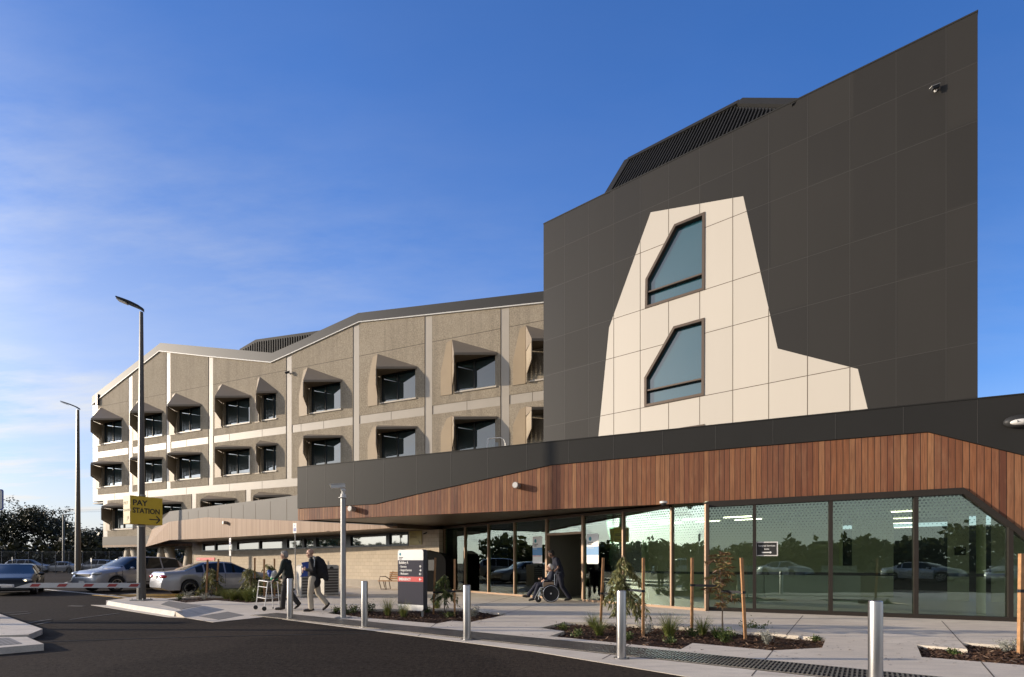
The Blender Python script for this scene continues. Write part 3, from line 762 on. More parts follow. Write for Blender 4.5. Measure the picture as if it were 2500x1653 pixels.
for i in range(n):
    t0 = .25 + i*.15
    a = BL + e*t0
    # stop at the slanted right end
    tmax = .93; den = e.cross(d.normalized()).length
    for k in range(93, 0, -1):
        q = a + d*(k/100); f_ = (q-BL).dot(e); lim = L + ((TR-BR).dot(e))*(k/100) - .35
        if f_ <= lim: tmax = k/100; break
    else: continue
    m.bar(a + nrm*.05, a + d*tmax + nrm*.05, .05, .08, up=nrm)
m.build('louvre', mt['fascia'], rs)
m = MB(); m.bar(BL+nrm*.07, TL+nrm*.07, .32, .12, up=nrm); m.bar(TL+nrm*.07-d*.02, TR+nrm*.07-d*.02, .32, .124, up=nrm); m.bar(TR+nrm*.07, BR+nrm*.07, .32, .116, up=nrm)
m.build('screen_frame', mt['fascia'], rs)

# ================= emergency wing behind (block wall, pale batten fascia) =================
ew = thing('emergency_wing', PE.P(0, 0), 'low wing with pale batten fascia, grey metal parapet and cream block wall', 'building')
EU = PE.U
def epts(l): return [PE.uz(*q) for q in l]
g_top = epts([(414,1248.5),(723,1209.5)]); ztop = 5.09
t_top = epts([(414,1274),(503.6,1263),(730,1272),(960,1284)])
t_bot0 = epts([(414,1318.6)])[0]
uE0, uE1 = g_top[0][0], EU(960)
m = MB(); m.wall(PE, [[*t_top, (uE1, ztop), (EU(723), ztop), (uE0, g_top[0][1])]], -.25, 0)
m.build('metal_parapet', mt['greymetal'], ew)
m = MB()
for x in (437,460,484,508,535,565,594,624,660,700,742):
    u = EU(x); zt = clipx(t_top, u, u+.001)[0][1]; m.pbox(PE, u-.014, u+.014, zt, 4.95, -.01, .006)
m.build('panel_joint', mt['seamdark'], ew)
m = MB(); m.wall(PE, [[(uE0, t_bot0[1]), (EU(500), 2.98), (uE1, 2.98), *reversed([(u, z-.004) for u, z in t_top])]], -.25, .03)
m.build('batten_fascia', mt['batten'], ew)
# folded end running back to the ward block
def quad_prism(name, pts, mat, par):
    a, b, c, d_ = pts; nn = (b-a).cross(d_-a).normalized()
    nn = nn if nn.y < 0 else -nn; t_ = nn*-.15; q = MB()
    l1, l2 = (b-a).length, (d_-a).length
    uv = [(0, l2), (0, 0), (l1+1.5, 0), (l1+1.5, l2)]
    h = (PA.P(0,0)-PA.P(0,0)); lw = (c-b).length
    uv = [(lw, 1.5), (lw, 0), (0, 0), (0, 1.5)]
    q.hexa([a, b, c, d_, a+t_, b+t_, c+t_, d_+t_], uv*2); return q.build(name, mat, par)
quad_prism('metal_parapet', [PE.P(uE0, g_top[0][1], -.01), PE.P(uE0, t_top[0][1]+.003, -.01), PA.at(371,1293,.12), PA.at(352,1281,.12)], mt['greymetal'], ew)
quad_prism('batten_fascia', [PE.P(uE0, t_top[0][1]-.003, .02), PE.P(uE0, t_bot0[1], .02), PA.at(356,1335,.12), PA.at(371,1293,.12)], mt['batten'], ew)
# body: roof and soffit, following the wall line
bu0, bu1 = PB.U(471.7), PB.U(1072)
poly = [PE.P(uE0+.05, 0, -.251), PE.P(uE1, 0, -.251), PB.P(bu1, 0, -6), PB.P(bu0-3, 0, -2.5)]
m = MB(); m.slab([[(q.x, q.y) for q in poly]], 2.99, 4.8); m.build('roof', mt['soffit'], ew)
# block wall with a strip of high windows
panes = [(496,524),(526.5,567),(579,632),(635,691),(701,738),(743,765.5),(772,846),(856,943),(951,995.5)]
zlo, zhi = 2.30, 2.88
hl = []
for x0, x1 in panes: hl.append([(PB.U(x0), zlo), (PB.U(x1), zlo), (PB.U(x1), zhi), (PB.U(x0), zhi)])
m = MB(); m.wall(PB, [[(bu0, 0), (bu1, 0), (bu1, 2.985), (bu0, 2.985)]] + hl, -.25, 0); m.build('block_wall', mt['block'], ew)
m = MB(); m.pbox(PB, bu0, bu1, 0, .42, .001, .012); m.build('plinth', mt['concdark'], ew)
wi = MB(); u0, u1 = PB.U(494), PB.U(997.5)
ends = [PB.U(494)] + [q for p_ in panes for q in (PB.U(p_[0]), PB.U(p_[1]))] + [PB.U(997.5)]
wi.pbox(PB, u0, u1, zlo-.07, zlo+.02, -.1, .02); wi.pbox(PB, u0, u1, zhi-.02, zhi+.07, -.1, .02)
for i in range(0, len(ends), 2): wi.pbox(PB, ends[i]-.005, ends[i+1]+.005, zlo+.02, zhi-.02, -.1, .018)
wo = wi.build('window_strip', mt['frame'], ew)
for h_ in hl:
    q = MB(); q.pbox(PB, h_[0][0], h_[1][0], zlo, zhi, -.09, -.075); q.build('pane', mt['pane'], wo)
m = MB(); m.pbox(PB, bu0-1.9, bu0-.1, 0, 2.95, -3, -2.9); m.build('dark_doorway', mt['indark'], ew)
m = MB(); m.pbox(PB, bu0-.06, bu0, 0, 2.98, -.3, .03); m.build('corner_trim', mt['cream'], ew)

# ================= entrance pavilion =================
ep = thing('entrance_pavilion', P1.P(0, 0), 'single storey entrance pavilion with charcoal fascia, red timber boards and tall glazing', 'building')
U1 = P1.U; XR = 2900
f_bot = [P1.uz(*q) for q in ((726,1241.5),(760,1239.5),(918,1230),(1015.7,1206.5),(1345,1135),(1800,1093),(2266.3,1054),(2500,1111))]
f_bot.append((f_bot[-1][0]+2.2, f_bot[-1][1]-.95))
u10, u11 = f_bot[0][0], f_bot[-1][0]; PZ = 5.34
head = [P1.uz(*q) for q in ((1725,1221),(2352,1190),(2600,1372))]
head[0] = (head[0][0], 3.16); head[1] = (head[1][0], 3.22)
m = MB(); m.wall(P1, [f_bot + [(u11, PZ), (u10, PZ)]], -.3, 0); m.build('charcoal_fascia', mt['fascia'], ep)
m = MB(); m.pbox(P1, u10, u11, PZ+.001, PZ+.03, -.35, .015); m.build('capping', mt['fascia'], ep)
m = MB()
for x in (748.8,794,864,937.6,1017,1101,1190.7,1286.3,1388,1498,1618,1747,1887,2039.6,2205.8,2387):
    u = U1(x); zb_ = clipx(f_bot, u, u+.001)[0][1]; m.pbox(P1, u-.009, u+.009, zb_+.01, PZ-.01, -.01, .004)
m.build('panel_joint', mt['seamlight'], ep)
zend = 1.2
tl = [(u10, 3.14), (head[0][0]-.01, 3.14), (head[0][0], head[0][1]), head[1], head[2], (u11, head[2][1])]
tl = [(u10, 3.14), (head[0][0], 3.14), (head[0][0]+.001, head[0][1]), head[1], head[2], (u11, head[2][1]-.3)]
m = MB(); m.wall(P1, [tl + [(u, z-.012) for u, z in reversed(f_bot)]], -.22, -.03); m.build('timber_cladding', mt['timber'], ep)
# roof body / soffit
tip = P1.P(u10, 0, -.24); endr = P1.P(u11, 0, -.24)
bkr = PT.P(tuR+8, 0, -.0); back_l = PE.P(EU(938), 0, .05)
tb = PT.P(tuL, 0, .3); 
poly = [tip, endr, PT.P(tuR+9, 0, .02), PT.P(tuL, 0, .02), PB.P(bu1, 0, -3), back_l]
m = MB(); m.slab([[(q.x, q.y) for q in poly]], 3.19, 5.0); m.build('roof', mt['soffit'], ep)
# charcoal end cheek of the canopy
m = MB(); a, b = P1.P(u10, 0, -.301), back_l; m.add([V((a.x,a.y,3.14)), V((b.x,b.y,3.14)), V((b.x,b.y,PZ)), V((a.x,a.y,PZ)), V((a.x+.12,a.y,3.14)), V((b.x+.12,b.y,3.14)), V((b.x+.12,b.y,PZ)), V((a.x+.12,a.y,PZ))], [(0,1,2,3),(7,6,5,4),(0,4,5,1),(1,5,6,2),(2,6,7,3),(3,7,4,0)])
m.build('canopy_end', mt['fascia'], ep)
m = MB(); m.pbox(P1, U1(2380), u11, 5.0, 5.75, -2.6, -2.3)
for i in range(40): m.pbox(P1, U1(2380)+i*.15, U1(2380)+i*.15+.07, 5.0, 5.74, -2.3, -2.25)
m.build('roof_screen', mt['ink'], ep)
# P1 glazing
ml = [1727, 1842, 2028.6, 2237, 2468, 2590]
mu = [U1(x) for x in ml]
hz = lambda u: clipx(head, u, u+.001)[0][1]
gz = MB()
for i, u in enumerate(mu): gz.pbox(P1, u-(.045 if i else .07), u+.045, .1, hz(u)-.02, -.16, .012)
gz.pbox(P1, head[0][0]-.03, u11, 0, .10, -.17, .014)
for (a, za), (b, zb) in zip(head, head[1:]):
    gz.hexa([P1.P(a,za-.16,.03), P1.P(b,zb-.16,.03), P1.P(b,zb-.16,-.2), P1.P(a,za-.16,-.2), P1.P(a,za,.03), P1.P(b,zb,.03), P1.P(b,zb,-.2), P1.P(a,za,-.2)])
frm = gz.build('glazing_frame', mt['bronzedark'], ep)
for a, b in zip(mu, mu[1:]):
    tp = clipx(head, a+.03, b-.03)
    q = MB(); q.wall(P1, [[(a+.03, .08), (b-.03, .08)] + [(u, z-.1) for u, z in reversed(tp)]], -.10, -.085); q.build('glass_pane', mt['shop'], ep)
m = MB(); m.pbox(P1, mu[0]+.05, mu[4]-.05, 1.05, 1.13, -.112, -.106)
m.build('safety_strip', mt['ink'], ep)
# Q glazing (recessed entrance)
QU = PQ.U
qx = [1066, 1085.5, 1136, 1193, 1257, 1335.5, 1424, 1522, 1640, 1724]
qz = 3.09
fr_ = MB()
for x in qx: 
    u = QU(x); w = .09 if x in (1335.5, 1424) else .05
    fr_.pbox(PQ, u-w/2, u+w/2, 0.06, qz-.02, -.10, .06)
for a, b in ((1064,1333),(1426,1726)): fr_.pbox(PQ, QU(a), QU(b), 0, .07, -.1, .07)
fr_.pbox(PQ, QU(1335.5), QU(1424), 2.42, 2.5, -.08, .05)
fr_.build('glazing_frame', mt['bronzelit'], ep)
m = MB(); m.pbox(PQ, QU(1064), QU(1635), qz-.05, qz+.045, -.12, .05); m.build('head_rail', mt['bronze'], ep)
for a, b in zip(qx, qx[1:]):
    z0 = 2.5 if a == 1335.5 else .06
    q = MB(); q.pbox(PQ, QU(a)+.02, QU(b)-.02, z0, qz-.04, -.03, -.015); q.build('glass_pane', mt['shop'], ep)
m = MB(); m.pbox(PQ, QU(1526), QU(1722), 1.05, 1.12, -.042, -.036); m.build('safety_strip', mt['ink'], ep)
# inside
fl_poly = [P1.P(mu[0], 0, -.2), P1.P(u11, 0, -.2), PT.P(tuR+9, 0, -6), PT.P(tuL+.3, 0, -6), PT.P(tuL-3.5, 0, -1.0), PQ.P(QU(1066), 0, -.12), PQ.P(QU(1724), 0, -.12)]
m = MB(); m.slab([[(q.x, q.y) for q in fl_poly]], -.05, .012); m.build('interior_floor', mt['infloor'], ep)
m = MB(); m.slab([[(q.x, q.y) for q in fl_poly]], 3.13, 3.17); m.build('interior_ceiling', mt['inwall'], ep)
m = MB(); PW = PT.shifted(-4.6)
for x0, x1 in ((1380,1700),(1700,2052),(2080,2181),(2313,2366),(2420,3300)): m.pbox(PW, PW.U(x0), PW.U(x1), 0, 3.13, -.1, 0)
m.pbox(PT, tuL-3.5, tuL+.6, 0, 3.13, -1.2, -1.0)
m.build('interior_wall', mt['inwall'], ep)
m = MB(); PW2 = PT.shifted(-12.5); m.pbox(PW2, PW2.U(1900), PW2.U(2700), 0, 3.13, -.1, 0); m.build('corridor_end', mt['indark'], ep)
m = MB(); m.pbox(PW, PW.U(2330), PW.U(2358), 1.65, 1.95, .002, .03); m.build('notice_board', mt['ink'], ep)
m = MB()
for x, y, r_ in ((1575,1465,.13),(2053,1462,.06),(2395,1500,.10),(1250,1436,.14)):
    q_ = G(x, y); m.tube(q_, q_+V((0,0,3.12)), r_, n=20)
m.build('interior_column', mt['ingreen'], ep, smooth=40)
d0, d1 = G(1802,1470), G(2102,1477); du_ = (d1-d0); dl = du_.length; du_.normalize(); dn_ = V((-du_.y, du_.x, 0)); dn_ = dn_ if dn_.y > 0 else -dn_
m = MB()
def dbox(x0, x1, y0, y1, z0, z1): m.hexa([d0+du_*x+dn_*y+V((0,0,z)) for z in (z0, z1) for x, y in ((x0,y0),(x1,y0),(x1,y1),(x0,y1))])
dbox(0, dl*.22, 0, .6, .18, .95); dbox(dl*.225, dl*.77, -.15, .6, .14, .95); dbox(dl*.775, dl, .05, .6, .18, .95); dbox(.05, dl-.05, .12, .5, .013, .139); dbox(dl*.02, dl*.215, .1, .14, .951, 1.28); dbox(dl*.70, dl*.98, .15, .19, .951, 1.28)
m.build('reception_desk', mt['desk'], ep)
# vestibule behind the open door
m = MB(); a, b = QU(1335.5), QU(1424)
m.pbox(PQ, a-.1, b+.9, 0, 3.1, -2.5, -2.4); m.pbox(PQ, a-.2, a-.1, 0, 3.1, -2.5, -.15); m.build('vestibule_wall', mt['door'], ep)
m = MB(); m.pbox(PQ, a+.25, a+1.2, .02, 2.1, -2.4, -2.36); dr = m.build('inner_door', mt['door'], ep)
m = MB(); m.pbox(PQ, a+.95, a+1.05, .95, 1.75, -2.36, -2.35); m.build('vision_panel', mt['ink'], dr)
def strip_light(c, d, l=1.3):
    m.bar(c - d*l/2, c + d*l/2, .06, .03)
m = MB()
for x, y in ((1360,1288),): strip_light(PQ.at(x, y, -1.6)*1, PQ.u)
for Z_ in (17.4, 20.2, 22.7, 25.6, 28.9):
    c_ = V(((2200-CX)/F*Z_+.1, Z_, 3.09)); m.bar(c_-PT.u*.35, c_+PT.u*.35, .05, .025)
for k in range(4):  # extra strip rows added to brighten the interior
    for j in (1.9, 3.4): m.bar(PT.P(TU(1500)+k*1.6, 3.11, -j+1.2)-PT.u*.5, PT.P(TU(1500)+k*1.6, 3.11, -j+1.2)+PT.u*.5, .10, .03)
for k in range(3): strip_light(PQ.P(QU(1110)+k*2.2, 3.08, -1.6), PQ.u)
m.build('ceiling_light', mt['lamp'], ep)
# ================= vegetation =================
def leaf(mb, p, d, l, w, rnd, side=None):
    d = d.normalized(); s_ = side or V((rnd.uniform(-1,1), rnd.uniform(-1,1), rnd.uniform(-.4,.4)))
    s_ = s_.cross(d)
    if s_.length < .05: s_ = V((1,0,0))
    s_ = s_.normalized()*w/2; u = rnd.random()
    q = p + d*l*.45
    mb.add([p, q+s_, p+d*l, q-s_], [(0,1,2,3)], [(u, 0)]*4)

def sapling(name, base, h, spread, nleaf, mat, label, seed, droop=1.0, ll=.17, lean=(0,0), group='staked saplings', low=.35):
    rnd = random.Random(seed); t = thing(name, base, label, 'tree', group); b = V(base)
    tr = MB(); pts = [b + V((0,0,-.08))]
    for k in range(1, 6):
        f = k/5; pts.append(b + V((lean[0]*f + rnd.uniform(-.02,.02), lean[1]*f + rnd.uniform(-.02,.02), h*.93*f)))
    tr.path(pts, [.019,.016,.013,.010,.007,.004], 7)
    lf = MB()
    nb = 26
    for i in range(nb):
        f = low + (1-low)*((i+rnd.random())/nb); k = min(4, int(f*5)); g_ = f*5-k
        s0 = pts[k].lerp(pts[k+1], g_); a = rnd.uniform(0, 6.28); r_ = spread*(.55+.45*rnd.random())*(1.15-.55*f)
        d = V((math.cos(a), math.sin(a), 0)); bp = [s0]
        for j in range(1, 5):
            q = j/4; bp.append(s0 + d*r_*q + V((0,0, r_*(.45*q - droop*1.25*q*q)*(1 if f > .5 else .7))))
        tr.path(bp, [.006,.005,.004,.003,.002], 4)
        for j in range(int(nleaf/nb)):
            q = rnd.uniform(.2, 1)*4; kk = min(3, int(q)); p_ = bp[kk].lerp(bp[kk+1], q-kk)
            if p_.z < b.z+.12: continue
            dr = V((rnd.uniform(-.6,.6), rnd.uniform(-.6,.6), -droop*rnd.uniform(.4,1.2)+.25*rnd.random())) + d*.25
            leaf(lf, p_, dr, ll*rnd.uniform(.6,1.15), ll*.16*rnd.uniform(.8,1.3), rnd)
    tr.build('trunk', mt['bark'], t, smooth=60); lf.build('foliage', mat, t, recalc=False)
    return t

def stake(px, py, top_px, top_py, label, strap=None, w=.05):
    b = G(px, py, -.06); Yt = b.y; tp = W(top_px, top_py, Yt)
    t = thing('timber_stake', b, label, 'stake', 'timber tree stakes')
    m = MB(); m.bar(b - V((0,0,.05)), tp, w, w, up=V((0,1,0))); m.build('post', mt['stake'], t)
    return t
def strap(st, p0, p1, z):
    """black webbing nailed to the stake and looped to the trunk"""
    a, b = V(p0), V(p1); a.z = z; b.z = z-.01; m = MB()
    d = (b-a).normalized(); m.bar(a - d*.035, b, .012, .05); m.box(a, (.062,.062,.05)); m.build('strap', mt['strap'], st)

def tuft(name, base, h, r, n, mat, label, seed, group='grass tufts in the beds', w=.009):
    rnd = random.Random(seed); b = V(base); m = MB()
    h *= 1.12; r *= 1.1; w *= 1.15
    for i in range(int(n*1.7)):
        a = rnd.uniform(0, 6.28); d = V((math.cos(a), math.sin(a), 0)); s_ = V((-d.y, d.x, 0))
        hh = h*rnd.uniform(.45, 1.0); o = rnd.uniform(.15, 1)**.7*r; p0 = b + d*rnd.uniform(0, r*.18) + V((0,0,-.02)); vs = []; ww = w*rnd.uniform(.6,1.2)
        arch = rnd.uniform(.6, 1.2)
        for k in range(5):
            q = k/4; c = p0 + d*o*q**1.6*arch + V((0,0, hh*(1.35*q - .38*q*q*arch)))
            e = s_*ww*(1-q*.92)*.5; vs += [c-e, c+e]
        u = rnd.random(); m.add(vs, [(2*k,2*k+1,2*k+3,2*k+2) for k in range(4)], [(u,0)]*10)
    o = m.build(name, mat, None, loc=b, recalc=False); return tag(o, label, 'plant', group)

def bush(name, base, h, r, n, mat, label, seed, ll=.045, group='small shrubs in the beds', wk=.45):
    rnd = random.Random(seed); b = V(base); m = MB(); st = MB()
    stems = []
    for i in range(14):
        a = rnd.uniform(0, 6.28); q = rnd.uniform(.2,1)
        stems.append((b + V((0,0,-.03)), b + V((math.cos(a)*r*q, math.sin(a)*r*q, h*rnd.uniform(.55,1)))))
    h *= 1.1; ll *= 1.1
    for i in range(int(n*1.7)):
        p0, p1 = rnd.choice(stems); q = rnd.uniform(.3,1.02); c = p0.lerp(p1, q) + V((rnd.gauss(0,1), rnd.gauss(0,1), rnd.gauss(0,1)))*r*.13
        if c.z < b.z-.01: c.z = b.z+.02
        leaf(m, c, V((rnd.uniform(-1,1), rnd.uniform(-1,1), rnd.uniform(-.2,1))) + (p1-p0).normalized()*.6, ll*rnd.uniform(.6,1.3), ll*wk, rnd)
    for p0, p1 in stems: m.path([p0, p1], [.004,.002], 4)
    o = m.build(name, mat, None, loc=b, recalc=False); return tag(o, label, 'plant', group)

def tree(base, h, rad, seed, label, nlimb=6, ncl=130, leaf_l=.34, flat=.55, cz=.62, mat=None, name='broadleaf_tree', lpc=34, group='dark trees beyond the car park'):
    rnd = random.Random(seed); b = V(base); t = thing(name, b, label, 'tree', group)
    tr = MB(); tips = []
    def limb(p, d, l, r_, dep):
        pts = [p]; dd = d.copy(); 
        for k in range(3):
            dd = (dd + V((rnd.uniform(-.35,.35), rnd.uniform(-.35,.35), rnd.uniform(-.05,.25)))*.6).normalized(); pts.append(pts[-1] + dd*l/3)
        tr.path(pts, [r_, r_*.85, r_*.7, r_*.5], 6)
        tips.append(pts[-1]); tips.append(pts[2])
        if dep > 0:
            for _ in range(rnd.choice((2,3))):
                nd = (dd + V((rnd.uniform(-1,1), rnd.uniform(-1,1), rnd.uniform(-.2,.6)))*.85).normalized(); limb(pts[rnd.choice((2,3))], nd, l*.68, r_*.5, dep-1)
    ht = h*rnd.uniform(.28,.36); tr.path([b-V((0,0,.2)), b+V((.1,0,ht*.5)), b+V((0,.1,ht))], [h*.035, h*.027, h*.023], 8)
    for i in range(nlimb):
        a = 6.28*i/nlimb + rnd.uniform(-.4,.4); limb(b+V((0,.1,ht*rnd.uniform(.8,1))), V((math.cos(a), math.sin(a), rnd.uniform(.5,1.3))).normalized(), h*.30*rnd.uniform(.8,1.15), h*.013, 2)
    lf = MB(); cen = b + V((0,0,h*cz)); cls = []
    for _ in range(ncl):
        tp = rnd.choice(tips) if rnd.random() < .75 else cen + V((rnd.gauss(0,.5)*rad, rnd.gauss(0,.5)*rad, rnd.gauss(0,.32)*h*flat))
        c = tp + V((rnd.gauss(0,1), rnd.gauss(0,1), rnd.gauss(0,.6)))*rad*.10
        k = V(((c.x-cen.x)/rad, (c.y-cen.y)/rad, (c.z-cen.z)/(h*flat*.75)))
        if k.length > 1: c = cen + V((k.x*rad, k.y*rad, k.z*h*flat*.75))/k.length*rnd.uniform(.85,1.02)
        cls.append(c)
    for c in cls:
        cr = rad*rnd.uniform(.12,.24)
        for _ in range(lpc):
            v = V((rnd.gauss(0,1), rnd.gauss(0,1), rnd.gauss(0,.6)))*cr*.55
            leaf(lf, c+v, V((rnd.uniform(-1,1), rnd.uniform(-1,1), rnd.uniform(-.7,.5))), leaf_l*rnd.uniform(.6,1.3), leaf_l*.5, rnd)
    tr.build('trunk', mt['darkbark'], t, smooth=60); lf.build('crown', mat or mt['tree'], t, recalc=False)
    return t

# trees at the left edge, beyond the fence
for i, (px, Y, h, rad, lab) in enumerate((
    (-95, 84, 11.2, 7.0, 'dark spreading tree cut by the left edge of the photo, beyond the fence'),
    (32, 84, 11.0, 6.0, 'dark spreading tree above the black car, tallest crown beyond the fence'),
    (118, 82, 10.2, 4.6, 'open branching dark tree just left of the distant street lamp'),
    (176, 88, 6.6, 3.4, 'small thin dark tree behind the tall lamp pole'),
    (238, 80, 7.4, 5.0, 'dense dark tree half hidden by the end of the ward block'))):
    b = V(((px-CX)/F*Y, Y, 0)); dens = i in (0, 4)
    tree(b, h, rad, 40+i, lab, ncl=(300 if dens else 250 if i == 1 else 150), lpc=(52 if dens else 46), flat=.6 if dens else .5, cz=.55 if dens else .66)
# understorey beyond the fence, one dark mass
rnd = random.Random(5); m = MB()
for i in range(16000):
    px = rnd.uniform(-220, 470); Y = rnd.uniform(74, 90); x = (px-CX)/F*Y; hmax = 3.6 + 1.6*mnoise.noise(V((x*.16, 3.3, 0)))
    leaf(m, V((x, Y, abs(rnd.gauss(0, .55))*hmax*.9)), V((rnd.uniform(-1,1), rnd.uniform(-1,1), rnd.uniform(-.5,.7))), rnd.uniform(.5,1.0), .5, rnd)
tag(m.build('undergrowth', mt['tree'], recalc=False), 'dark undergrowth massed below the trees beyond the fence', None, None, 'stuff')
# woods round the rest of the car park (seen in the glazing)
rnd = random.Random(9); m = MB()
for i in range(26000):
    a = rnd.uniform(R(150), R(312)); rr = rnd.uniform(70, 92)
    x, y = math.cos(a)*rr, math.sin(a)*rr
    hm = 5.2 + 3.4*mnoise.noise(V((a*9, 1.7, 0))) + 2.6*mnoise.noise(V((a*31, 5.1, 0)))
    if a < R(185): hm *= .75
    z = hm*rnd.random()**.85
    leaf(m, V((x, y, max(.1, z))), V((rnd.uniform(-1,1), rnd.uniform(-1,1), rnd.uniform(-.6,.7))), rnd.uniform(.7,1.5), .75, rnd)
tag(m.build('woods', mt['woods'], recalc=False), 'dark woods round the car park, mirrored in the pavilion glazing', None, None, 'stuff')

# ---- bed 1 ----
BZ = -.07
s1 = stake(503,1461,507,1366,'timber stake beside the front half of the silver sedan, nearer the lamp pole'); s2 = stake(527.5,1458,533.5,1365,'timber stake just right of the first one beside the silver sedan')
s3 = stake(622,1463,622,1362,'leftmost of the three timber stakes left of the man in green'); s4 = stake(645,1468,645,1365,'middle of the three timber stakes, behind the walking frame'); s5 = stake(670,1458,670,1364,'timber stake nearest the man in the green jacket')
q = G(517,1459,BZ); sapling('eucalyptus_sapling', q, 1.34, .74, 1200, mt['euc'], 'weeping green sapling between two stakes in front of the silver sedan', 3, 1.1, .19)
strap(s2, W(530.3,1411,s2.location.y), q+V((.02,0,.6)), .60)
q = G(612,1464,BZ); sapling('eucalyptus_sapling', q, 1.34, .62, 1000, mt['euc'], 'pale weeping sapling by the leftmost of three stakes', 4, 1.1, .18)
q = G(656,1461,BZ); sapling('eucalyptus_sapling', q, 1.5, .62, 1000, mt['euc'], 'pale weeping sapling behind the walking frame', 5, .9, .18)
for i, (px, py, h, r_, lab) in enumerate(((553,1462,.42,.42,'grass tuft left of the green grassy patch beside the sedan'),(572,1466,.40,.45,'yellow green grass tuft in the middle of the bed by the sedan'),(592,1466,.45,.45,'grass tuft right of the middle in the bed by the sedan'),(607,1469,.5,.4,'grass tuft at the foot of the pale weeping sapling'),(535,1459,.3,.3,'short grass tuft by the second stake near the sedan'))):
    tuft('grass_tuft', G(px,py,BZ), h, r_*1.15, 320, mt['grass'], lab, 60+i, w=.014)
bush('cushion_bush', G(458,1463,BZ), .30, .22, 200, mt['silverleaf'], 'grey cushion plant in front of the sedan rear wheel', 70, .035)
bush('cushion_bush', G(497,1464,BZ), .26, .24, 200, mt['silverleaf'], 'grey cushion plant at the foot of the stake by the sedan', 71, .035)
bush('low_shrub', G(438,1465,BZ), .24, .2, 120, mt['shrub'], 'low dark shrub at the lamp end of the sedan bed', 72)
bush('low_shrub', G(618,1470,BZ), .5, .3, 260, mt['shrub'], 'leafy green shrub left of the walking frame wheel', 73, .07)
# ---- bed 2 (totem) ----
s1 = stake(1058,1500,1063,1362,'timber stake close to the right side of the direction totem'); s2 = stake(1110,1506,1110,1365,'timber stake between the totem sapling and the middle bollard')
q = G(1086,1500,BZ); sapling('eucalyptus_sapling', q, 1.22, .52, 900, mt['eucdark'], 'green drooping sapling between two stakes beside the direction totem', 8, 1.0, .17, low=.45)
strap(s1, W(1060,1451,s1.location.y), q+V((0,0,.6)), .56); strap(s2, W(1110,1442,s2.location.y), q+V((0,0,.6)), .62)
tuft('grass_tuft', G(947,1503,BZ), .50, .34, 120, mt['grass'], 'pale grass tuft left of the totem base', 80)
tuft('grass_tuft', G(986,1507,BZ), .44, .36, 120, mt['grass'], 'grass tuft in front of the totem base', 81)
tuft('grass_tuft', G(1067,1491,BZ), .55, .40, 120, mt['grass'], 'grey green grass tuft behind the totem stake', 82)
bush('low_shrub', G(1040,1497,BZ), .2, .25, 160, mt['shrub'], 'low green shrub at the right corner of the totem', 83)
bush('low_shrub', G(1094,1508,BZ), .16, .2, 110, mt['shrub'], 'small dull shrub in front of the totem sapling', 84)
bush('low_shrub', G(905,1494,BZ), .3, .25, 160, mt['shrub'], 'sparse dark shrub between the second bollard and the totem', 85)
bush('low_shrub', G(845,1502,BZ), .28, .22, 150, mt['shrub'], 'sparse dark shrub right of the camera pole', 86)
bush('low_shrub', G(865,1497,BZ), .24, .22, 130, mt['shrub'], 'sparse dark shrub right behind the second bollard', 87)
bush('low_shrub', G(820,1498,BZ), .2, .15, 90, mt['shrub'], 'small dark shrub left of the camera pole base', 88)
bush('cushion_bush', G(1157,1508,BZ), .3, .18, 240, mt['silverleaf'], 'silver cushion plant right behind the middle bollard', 89, .035)
# ---- bed 3 ----
s1 = stake(1466,1533,1473,1362,'leftmost timber stake in the bed before the windows'); s2 = stake(1570,1552,1571,1362,'second timber stake from the left in the bed before the windows'); s3 = stake(1689,1545,1690,1362,'timber stake left of the red tipped sapling'); s4 = stake(1820,1560,1810,1362,'leaning timber stake right of the red tipped sapling')
q = G(1519,1538,BZ); sapling('eucalyptus_sapling', q, 1.75, .70, 1350, mt['euc'], 'tall weeping olive sapling behind the bollard before the windows', 11, 1.15, .19)
strap(s1, W(1469,1447,s1.location.y), q+V((0,0,.7)), .71); strap(s2, W(1570,1431,s2.location.y), q+V((0,0,.7)), .83)
q = G(1765,1550,BZ); sapling('eucalyptus_sapling', q, 1.78, .46, 900, mt['eucred'], 'red tipped upright sapling under the surgical services sign', 12, .35, .15, (-.05,0), low=.36)
strap(s3, W(1690,1418,s3.location.y), q+V((-.05,0,.9)), .93); strap(s4, W(1815,1431,s4.location.y), q+V((-.04,0,.85)), .83)
tuft('grass_tuft', G(1634,1556,BZ), .50, .42, 170, mt['grass'], 'bright green arching grass tuft in the middle of the window bed', 90)
tuft('grass_tuft', G(1463,1551,BZ), .36, .36, 150, mt['grass'], 'green tuft at the foot of the leftmost window bed stake', 91)
tuft('grass_tuft', G(1716,1551,BZ), .40, .34, 150, mt['grass'], 'green tuft right of the third window bed stake', 92)
tuft('grass_tuft', G(1447,1530,BZ), .34, .40, 120, mt['grass'], 'dull tuft left of the leftmost window bed stake', 93)
tuft('grass_tuft', G(1750,1558,BZ), .26, .22, 60, mt['shrub'], 'broad bladed dark tuft at the foot of the red tipped sapling', 94, w=.022)
bush('low_shrub', G(1776,1569,BZ), .24, .2, 190, mt['shrub'], 'small leafy shrub right of the red tipped sapling trunk', 95)
bush('low_shrub', G(1842,1541,BZ), .2, .3, 180, mt['shrub'], 'low spreading shrub behind the leaning stake', 96)
bush('low_shrub', G(1377,1540,BZ), .14, .18, 100, mt['shrub'], 'tiny shrub at the left tip of the window bed', 97)
bush('low_shrub', G(1637,1573,BZ), .12, .16, 90, mt['shrub'], 'tiny ground hugging plant below the arching grass tuft', 98)
bush('low_shrub', G(1692,1556,BZ), .18, .2, 120, mt['shrub'], 'small green plant at the foot of the third window bed stake', 99)
